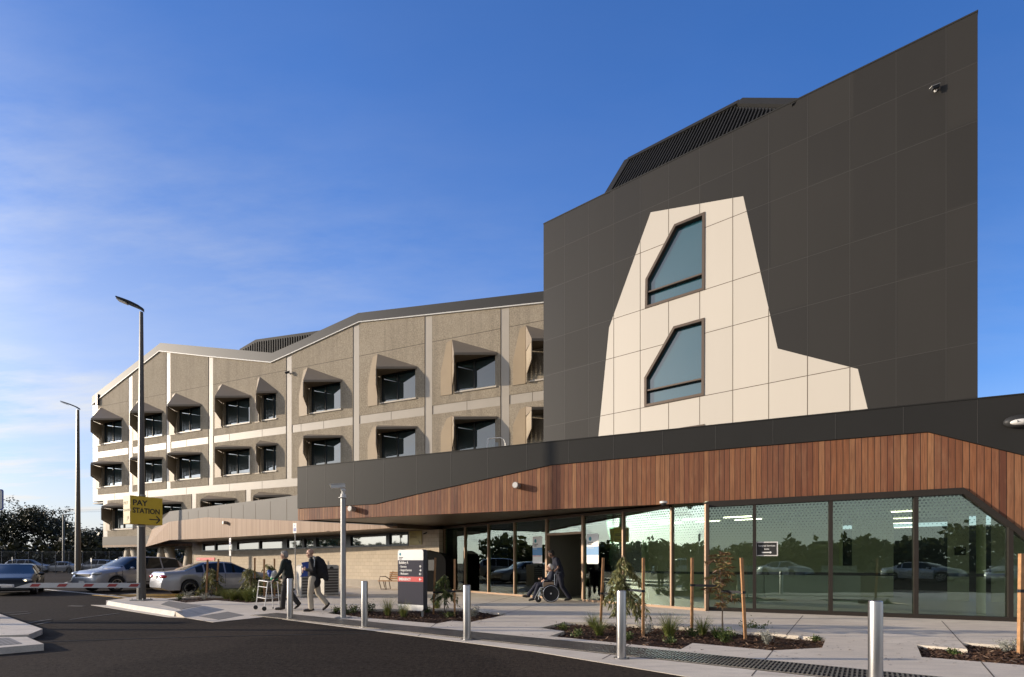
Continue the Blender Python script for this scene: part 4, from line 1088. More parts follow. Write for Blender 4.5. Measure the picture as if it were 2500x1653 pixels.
bush('low_shrub', G(1409,1556,BZ), .14, .18, 90, mt['shrub'], 'tiny plant near the left front edge of the window bed', 100)
bush('low_shrub', G(1533,1563,BZ), .14, .16, 90, mt['shrub'], 'tiny plant right of the steel bollard in the window bed', 101)
bush('cushion_bush', G(1872,1573,BZ), .27, .17, 300, mt['silverleaf'], 'silver cushion plant at the right end of the window bed', 102, .03)
bush('cushion_bush', G(1579,1547,BZ), .28, .22, 220, mt['silverleaf'], 'grey cushion plant at the second window bed stake', 103, .03)
bush('low_shrub', G(1994,1566,BZ), .10, .12, 70, mt['shrub'], 'tiny plant alone at the far right of the window bed', 104)
# ---- bed 4 ----
s1 = stake(2490,1597,2493.6,1352,'big timber stake cut by the right edge of the photo', w=.055)
strap(s1, W(2492,1439,s1.location.y), V(s1.location)+V((.6,-.1,.9)), .95)
bush('cushion_bush', G(2459,1592,BZ), .20, .22, 340, mt['silverleaf'], 'silver cushion plant beside the stake at the right edge', 110, .028)
bush('low_shrub', G(2500,1590,BZ), .2, .16, 160, mt['shrub'], 'green shrub right behind the stake at the right edge', 111)
bush('low_shrub', G(2333,1599,BZ), .08, .12, 70, mt['shrub'], 'tiny plant in the bed at the bottom right corner', 112)
# ================= street furniture =================
def bollard(px, py, lab):
    b = G(px, py); t = thing('steel_bollard', b, lab, 'bollard', 'steel bollards along the drain')
    m = MB(); m.lathe([(.0,.0),(.07,.0),(.07,.975),(.067,.988),(.058,.996),(.0,1.0)], b, 28); m.build('post', mt['steel'], t, smooth=35)
    m = MB(); m.lathe([(0,.001),(.115,.001),(.115,.01),(.0,.012)], b, 28)
    for k in range(4):
        a = R(45+90*k); m.lathe([(0,.012),(.012,.012),(.012,.022),(0,.024)], b+V((math.cos(a)*.092, math.sin(a)*.092, 0)), 8)
    m.build('base_plate', mt['steel'], t, smooth=35)
for px, py, lab in ((708,1509.5,'steel bollard in front of the man in green, leftmost of five'),(890,1531,'second steel bollard from the left, left of the totem'),(1140,1562,'middle steel bollard, standing on the grating edge right of the totem'),(1517,1607,'steel bollard before the weeping olive sapling'),(2137.5,1689,'nearest steel bollard, cut by the bottom of the photo')): bollard(px, py, lab)

def street_lamp(base, h, r0, r1, armdir, armlen, rise, label, foot=True, name='street_lamp'):
    b = V(base); t = thing(name, b, label, 'street lamp', 'street lamps'); d = V(armdir).normalized()
    m = MB(); m.tube(b, b+V((0,0,h)), r0, r1, 8); m.build('pole', mt['polegrey'], t)
    if foot:
        m = MB(); m.box(b+V((0,0,.015)), (r0*3.4, r0*3.4, .03))
        for sx in (-1,1):
            for sy in (-1,1): m.tube(b+V((sx*r0*1.35, sy*r0*1.35, .03)), b+V((sx*r0*1.35, sy*r0*1.35, .08)), .018, n=6)
        m.build('base_plate', mt['galv'], t)
    s_ = V((-d.y, d.x, 0)); vs = []; n = 7; top = b+V((0,0,h))
    for k in range(n):
        q = k/(n-1); c = top - d*r1*1.2 + d*armlen*q + V((0,0,.02+rise*(q**.75)))
        w = r1*1.1 + (.16-r1)*min(1, q*2.2)*(1 if q < .9 else .85); th = .10*(1-q*.55)
        vs += [c - s_*w, c + s_*w, c + s_*w*.8 + V((0,0,th)), c - s_*w*.8 + V((0,0,th))]
    fs = [(0,1,2,3), ((n-1)*4+3,(n-1)*4+2,(n-1)*4+1,(n-1)*4)]
    for k in range(n-1):
        for i in range(4): fs.append((k*4+i, (k+1)*4+i, (k+1)*4+(i+1) % 4, k*4+(i+1) % 4))
    m = MB(); m.add(vs, fs); hd = m.build('lamp_head', mt['lampdark'], t)
    m = MB(); c0 = top + d*armlen*.55 + V((0,0,rise*.64+.012)); c1 = top + d*armlen*.9 + V((0,0,rise*.93+.012)); m.bar(c0, c1, .22, .02); m.build('lens', mt['offwhite'], hd)
    return t
b1 = G(345,1465.5,IZ)
lamp1 = street_lamp(b1, (HZ-762)/F*b1.y+H-IZ, .135, .055, (-1,-.25,0), .76, .34, 'tall grey street lamp on the kerb island carrying the yellow sign')
street_lamp(V(((190-CX)/F*37.8, 37.8, 0)), 12.4, .20, .09, (-1,-.2,0), 1.15, .50, 'tall grey street lamp behind the bonnet of the silver wagon')
street_lamp(V(((155-CX)/F*70, 70, 0)), 7.6, .16, .10, (1,0,0), 1.3, .15, 'distant short street lamp among the dark trees', False)
street_lamp(V((-19.5, 11.15, 0)), 9.6, .135, .06, (-1,0,0), .9, .45, 'unseen street lamp added outside the left edge to stripe the paving with shadow')  # unseen pole added for the shadow bands it casts
# yellow box sign on the lamp pole
zt, zb_ = 3.57, 2.655
c0 = V((-12.38, 16.93, 0)); fd = V((.47,.93,0)).normalized(); ld = V((-.86,.50,0)).normalized(); fw = 1.0; lw = .44
t = thing('pay_station_sign', c0+V((0,0,zb_)), 'yellow box sign reading PAY STATION with an arrow on the lamp pole', 'sign')
m = MB(); q = [c0, c0+fd*fw, c0+fd*fw+ld*lw, c0+ld*lw]; m.slab([[(p.x, p.y) for p in q]], zb_, zt); m.build('sign_box', mt['yellow'], t)
nf = V((fd.y, -fd.x, 0)); nl = V((-ld.y, ld.x, 0)); nl = nl if nl.y < 0 else -nl
m = MB(); m.add([p + nl*.004 for p in (c0+V((0,0,zb_+.01)), c0+ld*lw+V((0,0,zb_+.01)), c0+ld*lw+V((0,0,zt-.01)), c0+V((0,0,zt-.01)))], [(0,1,2,3)]); m.build('glare_panel', mt['paleyel'], t)  # pale sheet paints the washed-out sun glare on this face
def on(base, u, x, z, n, o=.006): return base + u*x + V((0,0,z)) + n*o
text(t, 'PAY', on(c0, fd, .07, 3.27, nf), fd, (0,0,1), .25, mt['ink'], bold=.006); text(t, 'STATION', on(c0, fd, .07, 3.02, nf), fd, (0,0,1), .235, mt['ink'], bold=.006, sx=.86)
def arrow(parent, o, u, up, ln, mat, th=.03, hd=.11, name='arrow'):
    u, up = V(u).normalized(), V(up).normalized(); n = u.cross(up); m = MB(); o = V(o)
    m.bar(o, o+u*ln, th, .004, up=n); m.bar(o+u*ln, o+u*(ln-hd)+up*hd, th, .0045, up=n); m.bar(o+u*ln, o+u*(ln-hd)-up*hd, th, .005, up=n)
    return m.build(name, mat, parent)
arrow(t, on(c0, fd, .58, 2.83, nf), fd, V((0,0,1)), .34, mt['ink'], .034, .12)
l0 = c0+ld*lw
text(t, 'PAY', on(l0, -ld, .03, 3.28, nl), -ld, (0,0,1), .16, mt['faintink']); text(t, 'STATION', on(l0, -ld, .03, 3.06, nl), -ld, (0,0,1), .115, mt['faintink'])
arrow(t, on(l0, -ld, .24, 2.74, nl), V((-ld.x*.5, -ld.y*.5, .86)), V((-ld.x*.86, -ld.y*.86, -.5)), .18, mt['faintink'], .02, .07)
m = MB()
for z in (2.60, 3.62): m.tube(V((b1.x, b1.y, z-.03)), V((b1.x, b1.y, z+.03)), .125, n=8)
m.build('clamp', mt['galv'], t)

# boom gate
gz_ = .87; Yb = 12.05
p0 = W(35,1433,Yb); p1 = W(341,1428,Yb); p0.z = p1.z = gz_; bx = V((p0.x-1.25, Yb+.2, 0))
t = thing('boom_gate', bx, 'red and white striped boom gate lowered across the car park lane', 'boom gate')
m = MB(); m.box(bx+V((0,0,.62)), (.36,.4,1.04)); m.box(bx+V((0,0,1.155)), (.40,.44,.03)); m.box(bx+V((0,0,.1)), (.4,.44,.03)); m.build('cabinet', mt['yellow'], t)
m = MB(); hb = .055; a = p0+V((.38,0,0))
m.add([a+V((-.38,-.02,-hb)), p1+V((0,-.02,-hb)), p1+V((0,-.02,hb)), a+V((0,-.02,hb)), a+V((-.38,.02,-hb)), p1+V((0,.02,-hb)), p1+V((0,.02,hb)), a+V((0,.02,hb))], [(0,1,2,3),(7,6,5,4),(0,4,5,1),(1,5,6,2),(2,6,7,3),(3,7,4,0)])
arm = m.build('boom_arm', mt['boomwhite'], t)
for x in (88, 154, 218, 276, 329):
    m = MB(); c = W(x, 1430, Yb)
    m.hexa([V((c.x+dx,Yb+dy,gz_+dz)) for dy in (-.024,-.0205) for dx, dz in ((-.13,-.03),(.07,-.03),(.13,.035),(-.07,.035))]); m.build('red_stripe', mt['reddark'], arm)
m = MB(); m.bar(bx+V((.0,-.22,.9)), p0+V((.0,-.03,.0)), .05, .05); m.tube(p0+V((-.25,-.03,-.02)), p0+V((.02,-.03,-.02)), .012, n=6); m.build('boom_bracket', mt['offwhite'], t)
# sign cut by left edge
Ys = 12.6; c = W(-26, 1220, Ys)
t = thing('traffic_sign', V((c.x-.05, Ys+.05, .0)), 'pale traffic sign with dark border cut by the left edge of the photo', 'sign')
def rrect(w, h, r, k=4):
    o = []
    for cx, cy, a0 in ((w/2-r, h/2-r, 0), (-w/2+r, h/2-r, 90), (-w/2+r, -h/2+r, 180), (w/2-r, -h/2+r, 270)):
        o += [(cx+r*math.cos(R(a0+90*i/k)), cy+r*math.sin(R(a0+90*i/k))) for i in range(k+1)]
    return o
ax = V((1,-.02,0)).normalized(); an = V((ax.y, -ax.x, 0))
def plate(mb, c, u, n, pts, o0, o1): mb.prism([pts], lambda x, z, o: V(c)+u*x+V((0,0,z))+n*o, o0, o1)
m = MB(); plate(m, c, ax, an, rrect(.68,.50,.05), -.012, 0); m.build('sign_plate', mt['deepblue'], t)
m = MB(); plate(m, c, ax, an, rrect(.63,.45,.04), 0.0005, .003); m.build('sign_face', mt['offwhite'], t)
m = MB(); m.tube(V((c.x-.05, Ys+.05, 0)), V((c.x-.05, Ys+.05, c.z+.2)), .038, n=10); m.build('post', mt['galv'], t)

# camera pole
b = G(838,1508); t = thing('camera_pole', b, 'slim grey pole with a surveillance camera on top, right of the walkers', 'camera pole')
hp = (HZ-1212)/F*b.y+H
m = MB(); m.tube(b, b+V((0,0,hp)), .066, n=16); m.build('pole', mt['galv'], t, smooth=40)
m = MB(); m.box(b+V((0,0,.01)), (.34,.3,.02)); m.build('base_plate', mt['galv'], t)
m = MB(); m.lathe([(0,0),(.115,0),(.115,.012),(.07,.02),(.062,.1),(0,.1)], b+V((0,0,hp-.04)), 16); m.tube(b+V((0,0,hp+.05)), b+V((0,0,hp+.17)), .04, n=10); m.ell(b+V((0,0,hp+.16)), (.06,.06,.05)); m.build('bracket', mt['offwhite'], t)
m = MB(); cc = b+V((-.11,-.05,hp+.25)); dd = V((-1,-.3,-.12)).normalized(); m.bar(cc-dd*.17, cc+dd*.17, .09, .085); m.bar(cc-dd*.15+V((0,0,.055)), cc+dd*.22+V((0,0,.055)), .11, .012); m.tube(cc+dd*.17, cc+dd*.19, .036, n=10); m.tube(b+V((0,0,hp+.18)), cc, .02, n=8)
m.build('camera', mt['offwhite'], t)

# parking sign posts
def park_sign(base, h, plates, lab, pr=.025, face=(-.55,-.83)):
    b = V(base); t = thing('parking_sign', b, lab, 'sign', 'parking sign posts'); n = V((face[0], face[1], 0)).normalized(); u = V((-n.y, n.x, 0)); u = u if u.x > 0 else -u
    m = MB(); m.tube(b, b+V((0,0,h)), pr, n=10); m.build('post', mt['galv'], t)
    for cz, w, hh, kind in plates:
        c = b + V((0,0,cz)) + n*(pr+.006); m = MB(); plate(m, c, u, n, rrect(w, hh, .02), 0, .004); sp = m.build('sign_plate', mt['offwhite'], t)
        if kind == 'P':
            text(sp, 'P', c+u*(-w*.18)+V((0,0,hh*.12))+n*.006, u, (0,0,1), hh*.34, mt['deepblue'])
            m = MB(); plate(m, c+V((0,0,-hh*.16)), u, n, rrect(w*.72, hh*.34, .01), .0045, .006); m.build('wheelchair_panel', mt['deepblue'], sp)
            m = MB(); k = w*.2; o = c+V((0,0,-hh*.16))+n*.008
            m.path([o+u*(k*math.cos(R(a)))*.9+V((0,0,k*math.sin(R(a))*.9-k*.25)) for a in range(150, 391, 30)], .006, 4); m.tube(o+V((0,0,k*.9)), o+V((0,0,k*1.25)), .012, n=6); m.path([o+V((0,0,k*.7)), o, o+u*k*.6, o+u*k*.8-V((0,0,k*.7))], .006, 4); m.build('wheelchair_symbol', mt['white'], sp)
        else: text(sp, '2P', c+u*(-w*.33)+V((0,0,hh*.05))+n*.006, u, (0,0,1), hh*.3, mt['ink'])
    return t
b = G(721,1437.5); park_sign(b, 3.42, [(3.16,.30,.52,'P')], 'accessible parking sign on a tall thin post behind the two walkers')
b = V(((563-CX)/F*31.5, 31.5, 0)); park_sign(b, 2.85, [(2.58,.20,.52,'P'),(2.02,.20,.52,'2P')], 'thin parking sign post with two plates behind the silver sedan')
b = V(((223.5-CX)/F*45, 45, 0)); park_sign(b, 1.75, [(1.55,.26,.32,'2P')], 'small low parking sign left of the silver wagon windscreen')
b = V(((30.5-CX)/F*60, 60, 0)); park_sign(b, 1.9, [(1.75,.2,.4,'2P')], 'small distant parking sign behind the black car roof')

# emergency sign and faded plaque on the block wall
def wall_sign(name, pl, x0, x1, y0, y1, mat, lab, thk=.03, edge=None):
    u0, zt = pl.uz(x0, y0); u1 = pl.U(x1); _, zb_ = pl.uz((x0+x1)/2, y1); _, zt = pl.uz((x0+x1)/2, y0)
    o = pl.P((u0+u1)/2, (zb_+zt)/2); t = thing(name, o, lab, 'sign')
    m = MB(); m.pbox(pl, u0, u1, zb_, zt, .013, .013+thk); m.build('sign_panel', mat, t); return t, u0, u1, zb_, zt
t, u0, u1, z0, z1 = wall_sign('emergency_sign', PB, 480.5, 525, 1361.5, 1368.5, mt['red'], 'long red emergency sign on the block wall above the silver sedan')
text(t, 'EMERGENCY', PB.P(u0+.1, z0+.055, .05), PB.u, (0,0,1), .16, mt['white'], sx=.75); arrow(t, PB.P(u1-.1, (z0+z1)/2-.02, .05), -PB.u*.7-V((0,0,.7)), PB.u*.7-V((0,0,.7)), .14, mt['white'], .02, .06)
t, u0, u1, z0, z1 = wall_sign('pay_station_plaque', PB, 1001, 1031, 1296.5, 1330, mt['paleyel'], 'faded cream PAY STATION plaque with an arrow beside the entrance glazing')
text(t, 'PAY', PB.P(u0+.2, z1-.2, .05), PB.u, (0,0,1), .17, mt['faintink']); text(t, 'STATION', PB.P(u0+.05, z1-.36, .05), PB.u, (0,0,1), .14, mt['faintink'], sx=.9)
arrow(t, PB.P(u1-.24, z0+.22, .05), (PB.u-V((0,0,1))), (PB.u+V((0,0,1))), .2, mt['ink'], .016, .07)

# direction totem
T0 = G(971.5,1497); T1 = G(1033.5,1501.5); tu = (T1-T0); tw_ = tu.length; tu.normalize(); tn = V((tu.y, -tu.x, 0))
zt = (HZ-1342.5)/F*T0.y+H; zb_ = (HZ-1488)/F*T0.y+H
t = thing('direction_totem', (T0+T1)/2, 'slate grey and white direction totem listing Building A destinations', 'sign')
cz = (zt+zb_)/2; hh = zt-zb_; cc = (T0+T1)/2+V((0,0,cz)); A_ = rrect(tw_, hh, .07)
m = MB(); plate(m, cc, tu, tn, A_, -.16, 0); m.build('totem_body', mt['charc'], t)
zsplit = hh/2-.285; zlow = -hh/2+.155
def band(za, zb2): return [(max(-tw_/2, x), z) for x, z in [q for q in A_ if za-1e-6 <= q[1] <= zb2+1e-6]]
def face(name, za, zb2, mat, o):
    pts = [q for q in A_ if za < q[1] < zb2]
    lo = [q for q in pts]; e = []
    if zb2 < hh/2-.06: e += [(tw_/2, zb2), (-tw_/2, zb2)]
    else: e += [q for q in A_[:5]] + [q for q in A_[5:10]]
    if za > -hh/2+.06: e += [(-tw_/2, za), (tw_/2, za)]
    else: e += A_[10:]
    m = MB(); plate(m, cc, tu, tn, e, .0005, o); return m.build(name, mat, t)
face('white_head', zsplit, hh/2, mt['white'], .004); face('slate_face', zlow, zsplit, mt['signgrey'], .004); face('white_foot', -hh/2, zlow, mt['white'], .0045)
def TP(x, z, o=.008): return T0 + tu*x + V((0,0,zt-z)) + tn*o
k = hh/1.0
text(t, 'Building A', TP(.045, .385), tu, (0,0,1), .105, mt['white'], bold=.002, sx=.8)
for i, (s_, ar) in enumerate((('- Entrance', 'u'), ('- Surgical Services', 'r'), ('- Medicentre', 'l'))):
    z = .485+.097*i; text(t, s_, TP(.075, z), tu, (0,0,1), .085, mt['white'], sx=.72, bold=.001)
    o = tw_-.10
    if ar == 'u': arrow(t, TP(o, z+.01), V((0,0,1)), tu, .07, mt['white'], .015, .032)
    elif ar == 'r': arrow(t, TP(o-.035, z-.025), tu, V((0,0,1)), .07, mt['white'], .015, .032)
    else: arrow(t, TP(o+.035, z-.025), -tu, V((0,0,1)), .07, mt['white'], .015, .032)
m = MB(); q = [TP(0, .73, .0045), TP(tw_, .73, .0045), TP(tw_, .865, .0045), TP(0, .865, .0045)]; m.hexa(q + [p+tn*.002 for p in q]); m.build('red_band', mt['red'], t)
text(t, 'EMERGENCY', TP(.045, .832), tu, (0,0,1), .095, mt['white'], bold=.003, sx=.8); arrow(t, TP(tw_-.065, .797), -tu, V((0,0,1)), .075, mt['white'], .016, .034)
def logo(parent, c, u, n, r_):
    m = MB(); m.prism([[(r_*math.cos(R(a)), 1.15*r_*math.sin(R(a))) for a in range(0, 360, 20)]], lambda x, z, o: V(c)+u*x+V((0,0,z))+n*o, 0, .002); m.build('emblem', mt['teal'], parent)
    m = MB(); m.path([V(c)+n*.003+u*(r_*.55)+V((0,0,r_*.5)), V(c)+n*.003+u*(-r_*.1)+V((0,0,-r_*.1)), V(c)+n*.003+u*(-r_*.05)+V((0,0,-r_*.75))], r_*.1, 4); m.ell(V(c)+u*r_*.3+V((0,0,-r_*.1))+n*.0025, (r_*.4,.001,r_*.6)); m.build('emblem_swirl', mt['green'], parent)
logo(t, TP(.09, .12, .005), tu, tn, .035)
text(t, 'Peninsula', TP(.05, .225), tu, (0,0,1), .045, mt['charc'], sx=.8); text(t, 'Health', TP(.05, .265), tu, (0,0,1), .045, mt['charc'], sx=.8)
m = MB()
for x in (.12, tw_-.1): m.box(T0+tu*x-tn*.08+V((0,0,zb_/2-.05)), (.06,.06,zb_+.12))
m.build('leg', mt['galv'], t)

# pay station kiosk near the wall corner
k0 = G(1034,1444); k1 = G(1088,1446); ku = (k1-k0); kw = ku.length; ku.normalize(); kn = V((ku.y,-ku.x,0))
t = thing('pay_station_kiosk', (k0+k1)/2, 'tall black pay station cabinet with rounded top behind the totem', 'kiosk')
hk = (HZ-1343)/F*k0.y+H
pts = [(0,0),(kw,0),(kw,hk-.62)] + [(kw-.42+.42*math.cos(R(a)), hk-.62+.42*math.sin(R(a))*1.1) for a in range(15, 91, 15)] + [(0, hk)]
m = MB(); m.prism([pts], lambda x, z, o: k0+ku*x+V((0,0,z))+kn*o, -.5, 0); m.build('cabinet', mt['kiosk'], t)
m = MB(); m.prism([[(.3,1.0),(.75,1.0),(.75,1.5),(.3,1.5)]], lambda x, z, o: k0+ku*x+V((0,0,z))+kn*o, .001, .01); m.build('panel', mt['ink'], t)

# litter bins
def bin_(px, py, lab, yaw, w=.62, d=.66, h=1.28):
    b = G(px, py); t = thing('litter_bin', b, lab, 'bin', 'slatted litter bins'); mz = Matrix.Rotation(yaw, 3, 'Z')
    def P_(x, y, z): return b + mz @ V((x, y, z))
    m = MB(); pts = [(-w/2,0.04),(w/2,0.04),(w/2,h-.05),(w/2-.08,h),(-w/2+.08,h),(-w/2,h-.05)]
    m.prism([pts], lambda x, z, o: P_(x, o, z), d/2, -d/2); m.build('bin_shell', mt['binpaint'], t)
    m = MB()
    for i in range(9): z = .12+i*.115; m.add([P_(x, y, zz) for x, y, zz in ((-w/2+.03,-d/2-.012,z),(w/2-.03,-d/2-.012,z),(w/2-.03,d/2,z),(-w/2+.03,d/2,z),(-w/2+.03,-d/2-.012,z+.085),(w/2-.03,-d/2-.012,z+.085),(w/2-.03,d/2,z+.085),(-w/2+.03,d/2,z+.085))], [(0,1,2,3),(7,6,5,4),(0,4,5,1),(1,5,6,2),(2,6,7,3),(3,7,4,0)])
    m.build('slat', mt['binslat'], t)
    m = MB(); m.tube(P_(0,-d/2-.01,h-.15), P_(0,-d/2+.05,h-.15), .085, n=16); m.build('bin_opening', mt['ink'], t)
    m = MB()
    for sx in (-1,1):
        for sy in (-1,1): m.box(P_(sx*(w/2-.05), sy*(d/2-.05), .02), (.05,.05,.04))
    m.build('foot', mt['galv'], t)
mt['binpaint'] = M('cream_bin_paint', (.52,.49,.43), .45, var=.05); mt['binslat'] = M('bronze_bin_slat', (.10,.085,.07), .5, var=.05)
bin_(749,1457,'left litter bin, its sunlit side seen behind the man with the folder', R(38)); bin_(803,1452.5,'right litter bin with dark slatted front near the camera pole', R(38))

# bench
bb = G(925,1439.5); be = G(1012,1441); bu_ = (be-bb); bl = bu_.length; bu_.normalize(); bn = V((bu_.y,-bu_.x,0))
t = thing('park_bench', bb, 'timber slat bench with bent steel legs against the block wall', 'bench')
def BP(x, y, z): return bb + bu_*x + bn*y + V((0,0,z))
m = MB()
for j in range(4): m.add([BP(x, -.05-.11*j+dy, z) for z in (.42,.46) for x, dy in ((-.05,0),(bl,0),(bl,.09),(-.05,.09))], [(0,1,2,3),(7,6,5,4),(0,4,5,1),(1,5,6,2),(2,6,7,3),(3,7,4,0)])
m.build('seat', mt['batten'] if False else mt['stake'], t)
m = MB()
for j in range(4): m.bar(BP(.35,-.42-.02*j,.55+.10*j), BP(bl,-.42-.02*j,.55+.10*j), .03, .075)
m.build('backrest', mt['stake'], t)
for x in (.02, bl-.25):
    m = MB(); m.path([BP(x,.02,.42), BP(x+.12,.02,.02), BP(x+.42,.02,.02), BP(x+.34,.02,.42)], .022, 6); m.path([BP(x,-.38,.42), BP(x+.12,-.38,.02), BP(x+.42,-.38,.02), BP(x+.34,-.38,.42)], .022, 6); m.build('leg', mt['bronze'], t)
m = MB(); m.path([BP(.02,0,.46), BP(.06,0,.66), BP(.34,-.05,.67), BP(.62,-.2,.46)], .022, 6); m.path([BP(.35,-.4,.46), BP(.52,-.5,.92)], .022, 6); m.build('armrest', mt['bronze'], t)

# signs on the glass
def glass_poster(pl, x0, x1, y0, y1, lab, lines):
    u0, u1 = pl.U(x0), pl.U(x1); xm = (x0+x1)/2; zt = pl.uz(xm, y0)[1]; zb_ = pl.uz(xm, y1)[1]; w, h = u1-u0, zt-zb_
    c = pl.P((u0+u1)/2, (zt+zb_)/2, -.014); t = thing('glass_poster', c, lab, 'poster', 'health service posters on the entrance glass'); n, u = pl.n, pl.u
    sh = rrect(w, h, .05)
    m = MB(); plate(m, c, u, n, sh, 0, .004); m.build('poster_sheet', mt['white'], t)
    m = MB(); plate(m, c+V((0,0,-h*.09)), u, n, [(-w/2,-h*.115),(w/2,-h*.115),(w/2,h*.165),(-w/2,h*.165)], .0042, .006); m.build('blue_band', mt['blue2'], t)
    logo(t, c+u*(-w*.2)+V((0,0,h*.33))+n*.005, u, n, .065)
    o = c+u*(-w*.42)+n*.007
    text(t, 'Peninsula', o+V((0,0,h*.185)), u, (0,0,1), .085, mt['charc'], sx=.85); text(t, 'Health', o+V((0,0,h*.125)), u, (0,0,1), .085, mt['charc'], sx=.85)
    for i, s_ in enumerate(lines): text(t, s_, o+V((0,0,h*(.02-.05*i))), u, (0,0,1), .055, mt['white'])
    return t, c, u, n, w, h
mt['blue2'] = M('sky_blue_print', (.06,.24,.50), .4, var=.02)
t, c, u, n, w, h = glass_poster(PQ, 1300, 1323, 1309.4, 1375.3, 'white and blue poster on the glass left of the entrance door', ['Welcome'])
m = MB()
for k in range(7): m.box(c+u*(-w*.42+k*w*.13)+V((0,0,-h*.225))+n*.006, (.03,.004,.05))
m.build('red_print', mt['red'], t)
glass_poster(PQ, 1431.7, 1461, 1302.7, 1376.8, 'white and blue poster on the glass right of the entrance door', ['Welcome to', 'Frankston Hospital'][:1])
u0, u1 = P1.U(1845), P1.U(1899.5); zt = P1.uz(1872,1322.3)[1]; zb_ = P1.uz(1872,1357.5)[1]; w, h = u1-u0, zt-zb_; c = P1.P((u0+u1)/2, (zt+zb_)/2, -.083)
t = thing('surgical_sign', c, 'black framed sign reading Surgical Services Suite on the window', 'sign')
m = MB(); plate(m, c, P1.u, P1.n, rrect(w, h, .004, 1), 0, .012); m.build('sign_frame', mt['offwhite'], t)
m = MB(); plate(m, c, P1.u, P1.n, rrect(w-.06, h-.06, .004, 1), .0121, .014); m.build('sign_face', mt['ink'], t)
o = c + P1.n*.016
text(t, 'Surgical Services', o+V((0,0,h*.17)), P1.u, (0,0,1), .064, mt['white'], align='CENTER', bold=.0008); text(t, 'Suite', o+V((0,0,-h*.06)), P1.u, (0,0,1), .064, mt['white'], align='CENTER', bold=.0008)
m = MB(); oo = o+V((0,0,-h*.25)); m.bar(oo-P1.u*.12, oo+P1.u*.08, .004, .03, up=V((0,0,1))); m.prism([[(.08,-.035),(.13,0),(.08,.035)]], lambda x, z, q: oo+P1.u*x+V((0,0,z))+P1.n*q, -.002, .002); m.build('arrow', mt['white'], t)

# wall spotlights, cameras, bulkhead, roof rail
def spot(pl, px, py, lab, r=.105, l=.26, off=-.03):
    c = pl.at(px, py, off+l); c = c - pl.n*0; b = c - pl.n*l; t = thing('wall_spotlight', b, lab, 'wall light', 'cylinder spotlights on the timber')
    m = MB(); m.tube(b, b+pl.n*.02, r*.9, n=20); m.tube(b+pl.n*.02, c, r, n=24); m.build('housing', mt['galvlamp'], t, smooth=40)
    m = MB(); m.tube(c, c+pl.n*.006, r*.84, n=24); m.build('lens', mt['offwhite'], t)
mt['galvlamp'] = M('silver_lamp_housing', (.34,.32,.29), .45, metal=.5, var=.03)
spot(P1, 1257.5, 1184, 'silver spotlight high on the red timber left of the tower'); spot(P1, 853.5, 1241.5, 'silver spotlight on the red timber beside the camera pole'); spot(PE, 544, 1276, 'silver spotlight on the pale batten fascia', off=.03)
b = P1.at(2487, 1030, 0); t = thing('bulkhead_light', b, 'oval black bulkhead light cut by the right edge of the photo', 'wall light')
bm_ = Matrix((P1.u, P1.n, V((0,0,1)))).transposed()
m = MB(); m.ell(b+P1.n*.05, (.30,.13,.155), bm_, 20, 12); m.build('housing', mt['lampdark'], t, smooth=40)
m = MB(); m.ell(b+P1.n*.13+V((0,0,-.03)), (.21,.09,.075), bm_, 20, 10); m.build('lens', mt['offwhite'], t, smooth=40)
m = MB()
for x in (-.09,.09): m.path([b+P1.n*.13+P1.u*x+V((0,0,.06)), b+P1.n*.228+P1.u*x+V((0,0,-.03)), b+P1.n*.12+P1.u*x+V((0,0,-.11))], .008, 5)
m.build('guard', mt['lampdark'], t)
def wall_camera(c, n, u, lab, k=1.0, dome=False):
    t = thing('security_camera', c, lab, 'camera', 'security cameras'); m = MB()
    m.tube(c, c+n*.04*k, .07*k, n=12); m.bar(c+n*.04*k, c+n*.22*k+V((0,0,.02*k)), .05*k); m.build('mount', mt['offwhite'], t)
    m = MB(); d = (n*.6-u*.75+V((0,0,-.35))).normalized(); e = c+n*.25*k; m.bar(e-d*.16*k, e+d*.2*k, .13*k, .13*k); m.build('camera_body', mt['black'], t)
    m = MB(); m.bar(e-d*.18*k+V((0,0,.085*k)), e+d*.26*k+V((0,0,.085*k)), .17*k, .02*k); m.build('sunshield', mt['offwhite'], t)
wall_camera(PT.at(2284,222), PT.n, PT.u, 'small security camera high on the right of the charcoal tower', .6)
wall_camera(PA.at(708,912,.0), PA.n, PA.u, 'small security camera on a cream band of the ward block', .9)
wall_camera(PB.at(1043,1302,.0), PB.n, PB.u, 'small security camera on the block wall beside the faded plaque', .5)
c = W(1620,1236,15.35); c.z = 3.13; t = thing('dome_camera', c, 'dome security camera under the timber edge above the glazing', 'camera', 'security cameras')
m = MB(); m.tube(c, c+V((0,0,.06)), .11, n=18); m.build('mount', mt['offwhite'], t); m = MB(); m.ell(c, (.085,.085,.08), None, 16, 10); m.build('dome', mt['plastic'], t, smooth=60)
o = P1.at(1188,1092,-.9); o.z = PZ; r1_ = P1.u*.75
t = thing('roof_rail', o, 'white ladder handrail hoop standing above the charcoal fascia', 'handrail')
m = MB(); o.z = PZ+.16; m.bar(o+V((-.05,0,-.4)), o+V((.06,0,.42)), .085, .06); m.build('post', mt['white'], t)
m = MB(); m.path([o+V((.07,0,.42)), o+r1_*.75+V((0,0,.40)), o+r1_*.93+V((0,0,.33)), o+r1_*1.02+V((0,0,.18)), o+r1_*1.02-V((0,0,.4))], .022, 8); m.box(o+r1_*.55+V((0,0,.16)), (.12,.05,.16)); m.build('rail', mt['galv'], t)

